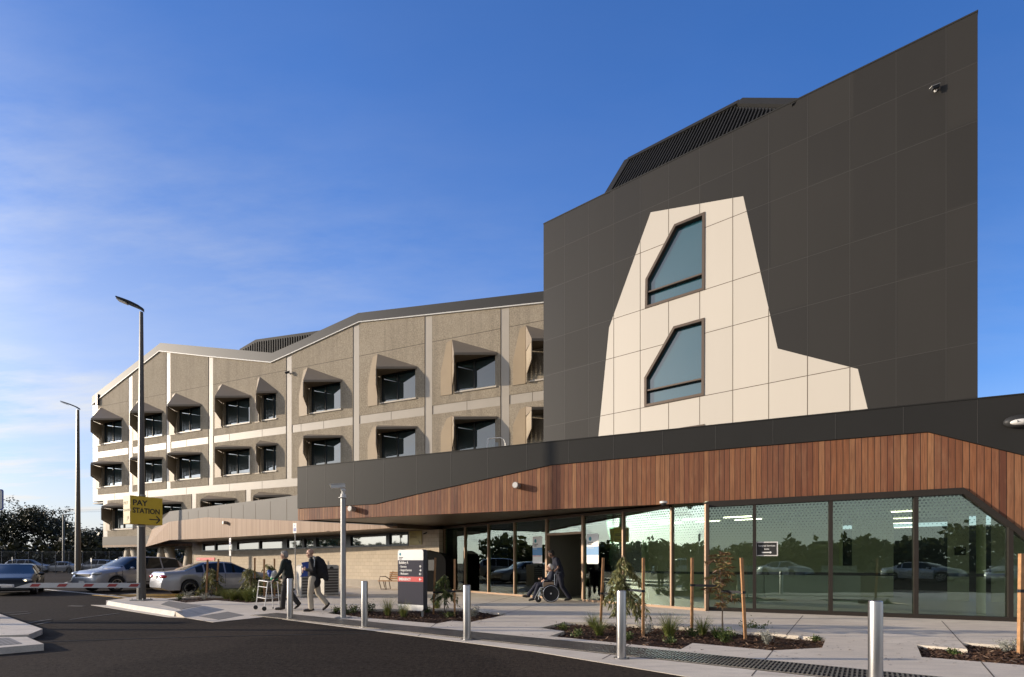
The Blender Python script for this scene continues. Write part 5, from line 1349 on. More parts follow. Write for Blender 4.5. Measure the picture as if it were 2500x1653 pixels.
# chain link fence, power lines
Yf = 58; x0, x1 = (-160-CX)/F*Yf, (300-CX)/F*Yf
t = thing('chain_link_fence', V((x0, Yf, 0)), 'tall dark chain link fence in front of the far trees', 'fence')
n = 14
for i in range(n+1):
    m = MB(); x = x0+(x1-x0)*i/n; m.tube(V((x,Yf,0)), V((x,Yf,2.55)), .035, n=6); m.build('post', mt['charc'], t)
m = MB(); m.bar(V((x0,Yf,2.5)), V((x1,Yf,2.5)), .05, .05); m.bar(V((x0,Yf,1.2)), V((x1,Yf,1.2)), .025, .025); m.build('rail', mt['charc'], t)
a = N('chain_link'); uv = a.coord('Object'); sp_ = a.n('ShaderNodeSeparateXYZ'); a.l(uv, sp_.inputs[0])
g1 = a.math('FRACT', a.math('MULTIPLY', a.math('ADD', sp_.outputs[0], sp_.outputs[2]), 9.0)); g2 = a.math('FRACT', a.math('MULTIPLY', a.math('SUBTRACT', sp_.outputs[0], sp_.outputs[2]), 9.0))
wire = a.math('MAXIMUM', a.math('LESS_THAN', g1, .09), a.math('LESS_THAN', g2, .09)); a.set(col=(.06,.06,.06), rough=.5, alpha=wire)
m = MB(); m.add([V((x0,Yf,.05)), V((x1,Yf,.05)), V((x1,Yf,2.48)), V((x0,Yf,2.48))], [(0,1,2,3)]); m.build('wire_mesh', a.m, t)
for k, (ya, yb) in enumerate(((1242,1243.5),(1249,1247))):
    m = MB(); Y = 120; a_, b_ = W(-300, ya, Y), W(420, yb, Y+6); md = (a_+b_)/2-V((0,0,.35)); m.path([a_, md, b_], .022, 4)
    tag(m.build('power_line', mt['charc'], None, loc=a_), ('upper' if k == 0 else 'lower') + ' thin power line crossing the sky above the far trees', 'power line', 'far power lines')
# ================= cars (built facing +x round their own origin) =================
def lerp_poly(pts, x):
    if x <= pts[0][0]: return pts[0][1]
    for (a, za), (b, zb) in zip(pts, pts[1:]):
        if a <= x <= b: return za + (zb-za)*(x-a)/(b-a)
    return pts[-1][1]

def make_car(name, label, cat, sp, paint, group, lit=False):
    t = thing(name, (0,0,0), label, cat, group)
    L2, Wd = sp['L']/2, sp['W']/2; ra, zw = sp['ra'], sp['rw']
    xs = sorted(set([round(-L2+sp['L']*i/84, 4) for i in range(85)] + [q for w in sp['wx'] for q in (w-ra, w+ra)] + sp['cuts']))
    rows = []
    for x in xs:
        top = lerp_poly(sp['top'], x); belt = min(lerp_poly(sp['belt'], x), top-.035)
        base = lerp_poly(sp['base'], x); zb_ = base
        for w in sp['wx']:
            if abs(x-w) < ra: zb_ = max(zb_, zw + math.sqrt(max(0, ra*ra-(x-w)**2)))
        e = max(0, (abs(x)-(L2-.75))/.75); w_ = Wd*(1-.16*e**2.2-.06*max(0,(abs(x)-L2+.06)/.06))
        g_ = max(0, min(1, (top-belt)/.42)); wr = w_*(.93-.20*g_); zr = top-.035-.03*g_
        mid = min((zb_+belt)/2+.05, belt-.02)
        rows.append([(0, base), (w_*.90, zb_), (w_*.975, zb_+.012), (w_, mid), (w_*.99, belt-.05 if belt-.05 > mid else (mid+belt)/2), (w_*.955, belt), (wr, zr), (wr*.86, top-.012), (0, top)])
    nr = 9; full = []
    for x, r in zip(xs, rows):
        full.append([V((x, y, z)) for y, z in r] + [V((x, -y, z)) for y, z in reversed(r[1:-1])])
    n = len(full[0])
    body, glass, scr = MB(), MB(), MB()
    vs = [p for f in full for p in f]; fb, fg, fs_ = [], [], []
    def inr(x0, x1, rs): return any(a-1e-4 <= x0 and x1 <= b+1e-4 for a, b in rs)
    for k in range(len(xs)-1):
        for i in range(n):
            j = (i+1) % n; f = (k*n+i, (k+1)*n+i, (k+1)*n+j, k*n+j)
            seg = i if i < 8 else 15-i
            if seg == 5 and inr(xs[k], xs[k+1], sp['side']): fg.append(f)
            elif seg in (6, 7) and inr(xs[k], xs[k+1], sp['ends']): fs_.append(f)
            else: fb.append(f)
    fb += [tuple(range(n))[::-1], tuple((len(xs)-1)*n+i for i in range(n))]
    def emit(fl, nm, mat):
        m = MB(); idx = {}; out = []
        for f in fl:
            q = []
            for i in f:
                if i not in idx: idx[i] = len(m.v); m.v.append(vs[i]); m.uv.append((vs[i].x, vs[i].z))
                q.append(idx[i])
            out.append(q)
        m.f = out; return m.build(nm, mat, t, smooth=32)
    emit(fb, 'body', paint); emit([f for f in fg if sum(vs[i].y for i in f) > 0], 'side_window', mt['carglass']); emit([f for f in fg if sum(vs[i].y for i in f) <= 0], 'side_window', mt['carglass']); emit([f for f in fs_ if sum(vs[i].x for i in f) > 0], 'windscreen', mt['carglass']); emit([f for f in fs_ if sum(vs[i].x for i in f) <= 0], 'rear_window', mt['carglass'])
    m = MB()
    for w in sp['wx']: m.box((w, 0, zw+ra*.45), (ra*1.9, Wd*1.72, ra*1.1))
    m.box((0,0,.30), (sp['L']*.8, Wd*1.5, .24)); m.build('underbody', mt['plastic'], t)
    for w in sp['wx']:
        for sy in (-1, 1):
            c = V((w, sy*(Wd-.12), zw)); rot = Matrix.Rotation(R(-90*sy), 3, 'X'); r_ = sp['rw']
            m = MB(); m.lathe([(r_*.62,-.10),(r_*.95,-.10),(r_,-.06),(r_,.07),(r_*.95,.105),(r_*.66,.11)], c, 28, rot); wh = m.build('wheel', mt['tyre'], t, smooth=40)
            m = MB(); m.lathe([(r_*.60,.06),(r_*.66,.10),(r_*.66,.112),(r_*.60,.112),(r_*.56,.085),(r_*.10,.10),(0,.10)], c, 28, rot)
            for k in range(6):
                a = R(60*k); d = rot @ V((math.cos(a), math.sin(a), 0)); o = rot @ V((0,0,.100)); m.bar(c+d*r_*.1+o, c+d*r_*.60+o, r_*.20, .02, up=rot @ V((0,0,1)))
            m.build('rim', mt['rim'], wh)
    # lamps, plates, mirrors, seams
    for sy in (-1, 1):
        for nm, (x, y, z, dx, dy, dz), mat in sp['lamps']:
            m = MB(); m.ell((x, sy*y, z), (dx, dy, dz), None, 14, 8); m.build(nm, mt[mat], t, smooth=60)
        if lit and sy > 0:
            m = MB(); m.ell((L2-.08, .56, .655), (.05,.06,.045), None, 12, 8); m.build('headlight', mt['lit'], t, smooth=60)
        mx, mz = sp['mirror']; m = MB(); m.ell((mx, sy*(Wd+.09), mz), (.075,.115,.075), None, 12, 8); m.bar((mx, sy*(Wd-.08), mz-.03), (mx, sy*(Wd+.06), mz-.02), .05); m.build('mirror', paint, t, smooth=60)
        m = MB()
        for x in sp['seams']:
            for k in range(5):
                z0 = .34+(lerp_poly(sp['belt'], x)-.36)*k/5; z1 = .34+(lerp_poly(sp['belt'], x)-.36)*(k+1)/5
                m.bar((x, sy*(Wd*.999), z0), (x, sy*(Wd*.999), z1), .010, .012, up=V((1,0,0)))
        m.build('door_seam', mt['plastic'], t)
        for x in sp['handles']:
            m = MB(); m.box((x, sy*(Wd+.005), lerp_poly(sp['belt'], x)-.10), (.17,.03,.035)); m.build('door_handle', paint, t)
        m = MB(); m.box((sum(sp['wx'])/2, sy*(Wd*.995), .42), (sp['wx'][1]-sp['wx'][0]-2*ra-.05, .02, .05)); m.build('side_trim', mt['plastic'] if sp.get('dark_trim') else paint, t)
    m = MB(); m.box((-L2-.005, 0, sp['plate'][0]), (.02,.38,.12)); m.build('number_plate', mt['offwhite'], t)
    m = MB(); m.box((L2+.004, 0, sp['plate'][1]), (.02,.38,.11)); m.build('number_plate', mt['offwhite'], t)
    if sp.get('grille'):
        m = MB(); x, z, w_, h = sp['grille']; m.box((x, 0, z), (.05, w_, h)); m.box((L2-.02, 0, .30), (.06, Wd*1.5, .12)); m.build('grille', mt['plastic'], t)
    for f in sp.get('extra', []): f(t)
    return t
sedan = dict(L=4.80, W=1.84, ra=.37, rw=.315, wx=[-1.40,1.40], plate=(.78,.42), dark_trim=False,
  top=[(-2.40,.62),(-2.37,.92),(-2.28,1.0),(-1.75,1.035),(-1.58,1.05),(-.72,1.39),(-.35,1.425),(.1,1.425),(.38,1.395),(1.12,1.03),(1.25,1.0),(2.05,.86),(2.3,.74),(2.37,.62),(2.40,.50)],
  belt=[(-2.4,.60),(-2.3,.88),(-1.7,.95),(-1.2,.955),(0,.93),(1.2,.90),(2.2,.70),(2.4,.48)],
  base=[(-2.4,.34),(-2.2,.22),(2.1,.20),(2.4,.26)],
  cuts=[-1.54,-.76,.40,1.10,-1.16,-.02,.04,.98,-.80,-.86], side=[(-1.16,-.86),(-.80,-.02),(.04,.92)], ends=[(-1.54,-.76),(.40,1.10)],
  lamps=[('tail_lamp',(-2.30,.62,.80,.13,.27,.085),'tail'),('headlight',(2.22,.62,.66,.14,.24,.075),'headlamp')],
  mirror=(.78,.98), seams=[-.92,.0,1.08], handles=[-.72,.18], grille=(2.33,.56,.6,.10))
wagon = dict(L=4.64, W=1.85, ra=.41, rw=.355, wx=[-1.33,1.36], plate=(.85,.48), dark_trim=True,
  top=[(-2.32,.70),(-2.28,1.05),(-2.10,1.36),(-1.85,1.60),(-1.3,1.665),(-.3,1.69),(.25,1.66),(1.12,1.16),(1.22,1.12),(2.0,1.0),(2.2,.92),(2.29,.80),(2.32,.60)],
  belt=[(-2.32,.68),(-2.2,1.12),(-1.2,1.09),(0,1.05),(1.2,1.02),(2.1,.90),(2.32,.58)],
  base=[(-2.32,.42),(-2.1,.30),(2.05,.28),(2.32,.36)],
  cuts=[-2.06,-1.78,-1.90,-.95,-.88,-.05,.02,.30,1.08,.95], side=[(-1.90,-.95),(-.88,-.05),(.02,.95)], ends=[(.30,1.08),(-2.27,-1.92)],
  lamps=[('headlight',(2.10,.68,.86,.20,.22,.095),'headlamp'),('tail_lamp',(-2.20,.74,1.0,.11,.15,.17),'tail'),('fog_lamp',(2.26,.66,.52,.05,.09,.05),'plastic')],
  mirror=(.72,1.10), seams=[-.92,-.01,1.12], handles=[-.70,.22], grille=(2.27,.78,1.0,.13))
hatch = dict(L=4.05, W=1.74, ra=.35, rw=.30, wx=[-1.25,1.25], plate=(.6,.40),
  top=[(-2.02,.65),(-1.98,.98),(-1.7,1.22),(-1.3,1.36),(-.4,1.415),(.15,1.39),(1.10,.98),(1.2,.94),(1.8,.78),(1.97,.66),(2.02,.48)],
  belt=[(-2.02,.62),(-1.7,.94),(0,.90),(1.2,.84),(1.9,.66),(2.02,.46)],
  base=[(-2.02,.32),(-1.9,.2),(1.85,.18),(2.02,.24)],
  cuts=[.22,1.08,-1.5,-.1,-.03,.9,-1.9,-1.4], side=[(-1.4,-.1),(-.03,.86)], ends=[(.22,1.08),(-1.9,-1.4)],
  lamps=[('headlight',(1.86,.60,.66,.13,.17,.085),'headlamp'),('tail_lamp',(-1.90,.66,.85,.1,.14,.1),'tail')],
  mirror=(.75,.94), seams=[-.06,.98], handles=[.12], grille=(1.99,.44,.9,.13))
car1 = make_car('parked_car', 'silver sedan parked with its tail lights toward the lamp pole, behind the saplings', 'car', sedan, mt['silver'], 'cars in the car park')
rw_ = V((-13.60, 22.0, 0)); hd = V((.64,.77,0)).normalized(); ang = math.atan2(hd.y, hd.x); side = V((hd.y, -hd.x, 0))
c = rw_ - hd*(-1.40) - side*.80
car1.location = c; car1.rotation_euler = (0,0,ang)
car2 = make_car('parked_car', 'silver wagon with its front toward the left, behind the lamp pole', 'car', wagon, mt['silver'], 'cars in the car park')
a2 = R(71)+math.pi; hd = V((math.cos(a2), math.sin(a2), 0)); side = V((-hd.y, hd.x, 0))
fw_ = V((-18.75, 24.7, 0)); car2.location = fw_ - hd*1.36 - side*.80; car2.rotation_euler = (0,0,a2)
car3 = make_car('parked_car', 'black hatchback facing the camera with one headlight lit, cut by the left edge', 'car', hatch, mt['blackpaint'], 'cars in the car park', lit=True)
a3 = math.atan2(-.80,.60); hd = V((math.cos(a3), math.sin(a3), 0)); side = V((-hd.y, hd.x, 0))
crn = V((-20.5, 22.4, 0)); car3.location = crn - hd*1.9 - side*.82; car3.rotation_euler = (0,0,a3); car3.scale = (1,1,.94)
dup(car2, V(((72-CX)/F*66, 66, 0)), R(12), 'dark wagon far behind the fence, its roof above the black hatchback')
dup(car1, V(((152-CX)/F*67, 67, 0)), R(186), 'pale sedan far behind the fence, beside the distant lamp')
dup(car2, V(((232-CX)/F*68, 68, 0)), R(184), 'dark wagon far behind the fence, above the bonnet of the silver wagon')
# the rest of the car park behind the camera, mirrored in the glazing
for x, y, a, k in ((4.5,-17,8,car1),(9.5,-15.5,100,car2),(14,-18,95,car2),(-6,-20,14,car1),(20,-16,5,car1),(-24,2,80,car1),(-30,12,85,car2)):
    dup(k, V((x, y, 0)), R(a), 'parked car behind the camera, seen only as a reflection in the glazing', 'cars mirrored in the glazing')
# ================= people =================
def skin_mesh(name, build_fn, mat, parent, voxel, smooth_it=4):
    m = MB(); build_fn(m)
    o = m.build(name, mat, parent)
    md = o.modifiers.new('r', 'REMESH'); md.mode = 'VOXEL'; md.voxel_size = voxel; md.use_smooth_shade = True
    m2 = o.modifiers.new('s', 'SMOOTH'); m2.iterations = smooth_it; m2.factor = .5
    dg = bpy.context.evaluated_depsgraph_get(); me = bpy.data.meshes.new_from_object(o.evaluated_get(dg)); me.name = name
    for p in me.polygons: p.use_smooth = True
    o.modifiers.clear(); o.data = me
    if not me.materials: me.materials.append(mat)
    return o

def chain(m, pts, rs, n=12):
    for (a, ra), (b, rb) in zip(zip(pts, rs), zip(pts[1:], rs[1:])): m.cap(a, ra, b, rb, n)

def hand(m, wr, d, side, k=1.0, curl=.5):
    """wr wrist, d pointing direction, side = thumb side direction; palm faces d x side"""
    d = V(d).normalized(); s_ = V(side); s_ = (s_ - d*s_.dot(d)).normalized(); pn = d.cross(s_)
    wr = V(wr)
    for q in (-.024, -.008, .008, .024): m.cap(wr+s_*q*.7*k, .013*k, wr+d*.085*k+s_*q*k, .0115*k, 8)
    for q, l in ((.027,.070), (.009,.080), (-.009,.074), (-.027,.058)):
        b = wr+d*.088*k+s_*q*k; d1 = (d*math.cos(curl*.6)+pn*math.sin(curl*.6)); d2 = (d*math.cos(curl*1.7)+pn*math.sin(curl*1.7)); d3 = (d*math.cos(curl*2.6)+pn*math.sin(curl*2.6))
        p1 = b+d1*l*.45*k; p2 = p1+d2*l*.32*k; p3 = p2+d3*l*.25*k
        chain(m, [b,p1,p2,p3], [.0095*k,.0088*k,.0082*k,.0072*k], 8)
    t0 = wr+d*.025*k+s_*.028*k; t1 = t0+(d*.5+s_*.75+pn*.25).normalized()*.038*k; t2 = t1+(d*.85+s_*.25+pn*.45).normalized()*.034*k
    chain(m, [t0,t1,t2], [.013*k,.011*k,.009*k], 8)

def head(m, c, f, up=(0,0,1)):
    f = V(f).normalized(); up = V(up); up = (up - f*up.dot(f)).normalized(); s_ = up.cross(f); B = Matrix((f, s_, up)).transposed(); c = V(c)
    P_ = lambda x, y, z: c + B @ V((x, y, z))
    m.ell(P_(-.012,0,.035), (.098,.076,.090), B); m.ell(P_(.018,0,-.030), (.074,.062,.085), B); m.ell(P_(.058,0,-.088), (.030,.034,.026), B)
    m.cap(P_(.082,0,.018), .010, P_(.108,0,-.022), .0145); m.ell(P_(.100,0,-.028), (.014,.019,.010), B)
    m.cap(P_(.080,-.042,.030), .011, P_(.082,.042,.030), .011); m.ell(P_(.088,0,-.056), (.012,.026,.007), B); m.ell(P_(.085,0,-.068), (.013,.022,.007), B)
    for sy in (-1,1):
        m.ell(P_(.055,sy*.045,-.03), (.03,.022,.025), B); m.ell(P_(-.008,sy*.080,-.008), (.020,.010,.033), B)
    return P_, B

def person(loc, yaw, scale, J, label, skin, spec):
    t = thing('person', (0,0,0), label, 'person')
    f = V(J['face'])
    def body(m):
        head(m, J['head'], f, J.get('hup', (0,0,1)))
        m.cap(V(J['head'])-V((0,0,.06)), .052, J['neck'], .058)
        chain(m, [J['neck'], J['chest'], J['belly'], J['pelvis']], [.07,.115,.11,.115])
        for s_ in ('L', 'R'):
            chain(m, [J['sho'+s_], J['elb'+s_], J['wri'+s_]], [.050,.039,.027]); hand(m, J['wri'+s_], J['hd'+s_], J['th'+s_], 1.0, J.get('curl', .5))
            chain(m, [J['hip'+s_], J['kne'+s_], J['ank'+s_]], [.080,.052,.036]); chain(m, [J['ank'+s_], J['toe'+s_]], [.034,.026])
            m.cap(J['sho'+s_], .05, J['chest'], .10)
    skin_mesh('body', body, skin, t, .0075, 3)
    P_, B = head(MB(), J['head'], f, J.get('hup', (0,0,1)))
    m = MB()
    for sy in (-1,1): m.ell(P_(.083,sy*.030,.012), (.008,.011,.007), B, 10, 6)
    m.build('eye', mt['ink'], t)
    def top(m):
        k = spec.get('coat', 1.0)
        chain(m, [V(J['neck'])-V((0,0,.01)), J['chest'], J['belly'], spec.get('hem', J['pelvis'])], [.075,.150*k,.155*k,spec.get('hemr', .155*k)], 16)
        sv = V((0,1,0)); c = V(J['chest'])
        m.ell(c+V((0,0,.03)), (.135*k,.19,.17)); m.ell(V(J['belly']), (.15*k,.175,.16))
        for s_ in ('L', 'R'):
            if spec.get('short'): e = V(J['sho'+s_]).lerp(V(J['elb'+s_]), .62); chain(m, [J['sho'+s_], e], [.075,.066]); 
            else:
                w = V(J['elb'+s_]).lerp(V(J['wri'+s_]), .93); chain(m, [J['sho'+s_], J['elb'+s_], w], [.078,.060,.046])
            m.cap(J['sho'+s_], .075, J['chest'], .12)
    tp = skin_mesh('jacket' if not spec.get('short') else 'shirt', top, spec['top'], t, .012, 4)
    if spec.get('collar'):
        m = MB(); a = V(J['neck']); m.lathe([(.072,-.03),(.078,.045),(.066,.048),(.062,-.03)], a+V((-.005,0,.0)), 20); m.build('collar', spec['top'], tp, smooth=60)
    def trs(m):
        m.ell(J['pelvis'], (.135,.165,.13))
        for s_ in ('L', 'R'):
            a = V(J['kne'+s_]).lerp(V(J['ank'+s_]), .93); chain(m, [J['hip'+s_], V(J['hip'+s_]).lerp(V(J['kne'+s_]), .5), J['kne'+s_], a], [.112,.098,.078,.074]); m.cap(J['hip'+s_], .11, J['pelvis'], .12)
    skin_mesh('trousers', trs, spec['trs'], t, .012, 4)
    for s_ in ('L', 'R'):
        def sh(m, s_=s_):
            a, b = V(J['ank'+s_]), V(J['toe'+s_]); d = (b-a); h = V((d.x, d.y, 0)); dn = V(J.get('sole'+s_, (0,0,-1)))
            heel = a - (d.normalized()*.045) + dn*.035; chain(m, [heel, a+dn*.02+d*.2, b], [.040,.047,.036]); m.cap(a+dn*.03+d*.25, .043, b+dn*.002-d*.15, .040); m.cap(a, .046, a+dn*.03, .045)
        skin_mesh('shoe', sh, spec['shoe'], t, .009, 2)
    if spec.get('hair'):
        def hr(m):
            P2, B2 = P_, B
            m.ell(P_(-.026,0,.045), (.097,.083,.095), B); m.ell(P_(-.06,0,-.01), (.060,.074,.075), B)
            if spec.get('fringe', True): m.ell(P_(.02,0,.085), (.07,.07,.05), B)
        skin_mesh('hair', hr, spec['hair'], t, .009, 2)
    if spec.get('glasses'):
        m = MB()
        for sy in (-1,1):
            m.path([P_(.098,sy*.033+.019*math.cos(R(a)),.012+.017*math.sin(R(a))) for a in range(0,361,40)], .0028, 4); m.bar(P_(.096,sy*.052,.016), P_(-.01,sy*.080,.012), .005)
        m.bar(P_(.100,-.014,.014), P_(.100,.014,.014), .005); m.build('glasses', mt['ink'], t)
    for fn in spec.get('extra', []): fn(t, J, P_, B)
    t.location = loc; t.rotation_euler = (0,0,yaw); t.scale = (scale,)*3
    return t
def v(*a): return V(a)
# local frame: the person faces -x; +y is away from the camera (their right-hand side), -y toward it
# --- man in the green jacket, walking behind the frame
Jg = dict(face=(-1,-.05,-.10), head=v(-.075,0,1.60), neck=v(-.035,0,1.455), chest=v(.0,0,1.27), belly=v(.03,0,1.08), pelvis=v(.045,0,.94),
 shoL=v(-.01,-.185,1.40), shoR=v(-.01,.185,1.40), elbL=v(-.07,-.25,1.12), elbR=v(-.09,.25,1.12), wriL=v(-.25,-.24,.915), wriR=v(-.27,.24,.93), hdL=(-.8,0,-.6), hdR=(-.8,0,-.6), thL=(-.3,.9,.3), thR=(-.3,-.9,.3),
 hipL=v(.045,-.095,.90), hipR=v(.045,.095,.90), kneL=v(-.05,-.10,.49), kneR=v(.07,.10,.50), ankL=v(-.08,-.10,.085), ankR=v(.30,.10,.17), toeL=v(-.27,-.11,.035), toeR=v(.20,.11,.04), soleR=(.55,0,-.83), curl=.75)
pg = G(700, 1488.5)
person(pg, 0, 1.0, Jg, 'grey haired man in a dark green jacket and sunglasses pushing a walking frame', mt['skin'], dict(top=mt['greenjkt'], trs=mt['greytrs'], shoe=mt['shoe'], hair=mt['greyhair'], collar=True, hem=v(.04,0,.93), hemr=.165, glasses=True, fringe=True))
# --- man in the black coat
Jb = dict(face=(-1,-.08,-.28), hup=(0,0,1), head=v(-.09,0,1.615), neck=v(-.025,0,1.475), chest=v(.015,0,1.28), belly=v(.0,0,1.09), pelvis=v(.02,0,.95),
 shoL=v(.02,-.19,1.42), shoR=v(.0,.19,1.42), elbL=v(.11,-.24,1.14), elbR=v(-.05,.24,1.13), wriL=v(-.12,-.22,1.17), wriR=v(-.24,.14,1.10), hdL=(-.85,.1,.15), hdR=(-.9,-.35,.1), thL=(-.1,.2,.97), thR=(0,-.2,.97),
 hipL=v(.02,-.095,.91), hipR=v(.02,.095,.91), kneL=v(-.05,-.10,.49), kneR=v(.10,.10,.50), ankL=v(-.02,-.10,.085), ankR=v(.35,.10,.20), toeL=v(-.21,-.11,.035), toeR=v(.24,.11,.045), soleR=(.50,0,-.86), curl=.8)
pbk = G(765, 1492.5)
person(pbk, 0, 1.02, Jb, 'bald man in a black coat and cream trousers striding with a blue folder', mt['skin'], dict(top=mt['blackcoat'], trs=mt['cremetrs'], shoe=mt['shoe'], collar=True, hem=v(.03,0,.82), hemr=.175, hair=None))
b_ = V((pbk.x, pbk.y, 0))
def fr(dx, dy, z): return V((pbk.x+dx*1.02, pbk.y+dy*1.02, z*1.02))
t = thing('blue_folder', fr(-.20,0,.95), 'bright blue folder held in front of the man in the black coat', 'folder')
m = MB(); pts = [(-.30,1.36),(-.12,1.39),(-.06,1.30),(-.07,1.0),(-.10,.99),(-.34,.965),(-.24,1.08),(-.24,1.22)]
m.prism([pts], lambda x, z, o: fr(x, o, z), -.10, .10); m.build('cover', mt['deepblue'], t)
t = thing('backpack', fr(.2,0,.95), 'black coat and backpack slung behind the man in the black coat', 'backpack')
def bp(m):
    m.ell(fr(.20,.02,1.20), (.15,.17,.30)); m.cap(fr(.12,.0,1.44), .11, fr(.26,0,1.25), .12); m.cap(fr(.26,.02,1.25), .12, fr(.34,.03,.93), .085); m.cap(fr(.30,-.06,1.1), .08, fr(.40,-.05,.90), .05)
skin_mesh('bag', bp, mt['blackcoat'], t, .014, 4)
m = MB(); m.path([fr(.10,-.215,1.49), fr(.13,-.25,1.40), fr(.12,-.26,1.25), fr(.05,-.25,1.18)], .014, 6); m.path([fr(.09,-.20,1.47), fr(.10,-.22,1.53), fr(.13,-.22,1.50)], .03, 6); m.build('strap', mt['galv'], t)
# --- walking frame
wf0 = [G(625,1488), G(646,1491.5), G(666.5,1486), G(683,1489)]
t = thing('walking_frame', (wf0[0]+wf0[3])/2, 'white aluminium walking frame with two small front wheels', 'walking frame')
hx = .86
tops = [wf0[0]+v(.09,0,hx), wf0[1]+v(.09,0,hx-.02), wf0[2]+v(-.06,0,hx), wf0[3]+v(-.07,0,hx)]
m = MB()
def legs(i, z0): 
    a = wf0[i]+v(0,0,z0); return a
for i in (0,1): m.path([wf0[i]+v(.0,0,.07), tops[i]-v(.004,0,.03), tops[i]+v(.02,0,0)], .014, 8)
for i in (2,3): m.path([wf0[i]+v(0,0,.03), tops[i]-v(-.004,0,.03), tops[i]-v(.02,0,0)], .013, 8)
for a, b in ((0,1),(0,2),(1,3)): m.tube(tops[a], tops[b], .014, n=8)
for z in (.80, .42): 
    m.tube(wf0[0].lerp(tops[0], z), wf0[1].lerp(tops[1], z), .010, n=8)
m.tube(wf0[2].lerp(tops[2], .42), wf0[0].lerp(tops[0], .42), .009, n=8); m.tube(wf0[3].lerp(tops[3], .42), wf0[1].lerp(tops[1], .42), .009, n=8)
m.build('tube_frame', mt['white'], t, smooth=40)
m = MB()
for a, b in ((0,2),(1,3)): m.tube(tops[a].lerp(tops[b], .45)+v(0,0,.006), tops[b]+v(.03,0,.006), .019, n=8)
m.build('hand_grip', mt['black'], t)
for i in (0,1):
    c = wf0[i]+v(0,-.02,.065); rot = Matrix.Rotation(R(90), 3, 'X')
    m = MB(); m.lathe([(.034,-.014),(.058,-.016),(.064,-.006),(.064,.006),(.058,.016),(.034,.014)], c, 20, rot); wh = m.build('wheel', mt['tyre'], t, smooth=50)
    m = MB(); m.lathe([(0,-.012),(.034,-.012),(.034,.012),(0,.012)], c, 16, rot); m.build('hub', mt['offwhite'], wh)
for i in (2,3):
    m = MB(); m.tube(wf0[i], wf0[i]+v(0,0,.05), .019, .016, 8); m.build('rubber_foot', mt['black'], t)
# carrier bag of shopping hanging from the frame
p_ = tops[2].lerp(tops[3], .5)
t = thing('carrier_bag', p_+v(-.02,0,.02), 'blue, white and green bag resting on the walking frame handles', 'bag')
def bg1(m): m.ell(p_+v(-.10,0,.19), (.085,.10,.10)); m.ell(p_+v(-.15,0,.24), (.06,.08,.08))
def bg2(m): m.ell(p_+v(-.02,0,.15), (.075,.10,.13)); m.ell(p_+v(.02,0,.22), (.06,.08,.08))
def bg3(m): m.ell(p_+v(-.03,0,.055), (.075,.095,.065)); m.ell(p_+v(.06,0,.03), (.06,.07,.045))
skin_mesh('blue_top', bg1, mt['deepblue'], t, .012, 2); skin_mesh('white_wrap', bg2, mt['offwhite'], t, .012, 2); skin_mesh('green_base', bg3, mt['green'], t, .012, 2)
# --- wheelchair and its occupant, seen from the side, rolling to the left
wc = G(1345, 1471.3); wy = 0.0; WS = 1.0
t = thing('wheelchair', wc, 'wheelchair with big spoked wheels in front of the entrance door', 'wheelchair')
def C(x, y, z): return V((wc.x+x, wc.y+.02+y, z))
rot = Matrix.Rotation(R(90), 3, 'X')
for y in (0, .56):
    c = C(0, y, .315); m = MB(); m.lathe([(.285,-.012),(.300,-.016),(.313,-.006),(.313,.006),(.300,.016),(.285,.012)], c, 36, rot); wh = m.build('wheel', mt['tyre'], t, smooth=50)
    m = MB(); m.path([c+v(.272*math.cos(R(a)), -.045, .272*math.sin(R(a))) for a in range(0, 361, 12)], .010, 6); m.path([c+v(.288*math.cos(R(a)), 0, .288*math.sin(R(a))) for a in range(0, 361, 12)], .007, 6); m.build('push_rim', mt['chrome'], wh)
    m = MB(); m.tube(c+v(0,-.03,0), c+v(0,.03,0), .03, n=12)
    for k in range(18):
        a = R(20*k); m.tube(c, c+v(.285*math.cos(a), 0, .285*math.sin(a)), .0022, n=4)
    m.build('spoke', mt['chrome'], wh)
for y in (.03, .53):
    c = C(-.43, y, .10); m = MB(); m.lathe([(.05,-.014),(.085,-.014),(.10,-.008),(.10,.008),(.085,.014),(.05,.014)], c, 20, rot); ca = m.build('castor', mt['tyre'], t, smooth=50)
    m = MB(); m.lathe([(0,-.01),(.05,-.01),(.05,.01),(0,.01)], c, 16, rot); m.path([c+v(0,-.025,0), c+v(.02,-.025,.13), C(-.40, y, .30)], .014, 6); m.build('castor_fork', mt['chrome'], ca)
m = MB()
for y in (.045, .515):
    m.path([C(.13,y,.22), C(.13,y,.98), C(.22,y,1.0)], .013, 8); m.path([C(.13,y,.50), C(-.36,y,.52), C(-.41,y,.30)], .013, 8); m.path([C(.13,y,.24), C(-.41,y,.28)], .012, 8)
    m.path([C(.13,y,.76), C(-.22,y,.76), C(-.27,y,.70), C(-.27,y,.52)], .012, 8); m.path([C(-.36,y,.52), C(-.52,y,.22), C(-.56,y,.12)], .012, 8)
m.tube(C(.13,.045,.28), C(-.40,.515,.28), .011, n=6); m.tube(C(.13,.515,.28), C(-.40,.045,.28), .011, n=6)
m.build('frame', mt['chrome'], t, smooth=40)
m = MB(); m.hexa([C(.11,.06,.505), C(-.34,.06,.525), C(-.34,.50,.525), C(.11,.50,.505), C(.11,.06,.555), C(-.34,.06,.575), C(-.34,.50,.575), C(.11,.50,.555)]); m.build('seat', mt['black'], t)
m = MB(); m.hexa([C(.11,.05,.56), C(.14,.05,.56), C(.14,.51,.56), C(.11,.51,.56), C(.13,.05,.97), C(.16,.05,.97), C(.16,.51,.97), C(.13,.51,.97)]); m.build('backrest', mt['black'], t)
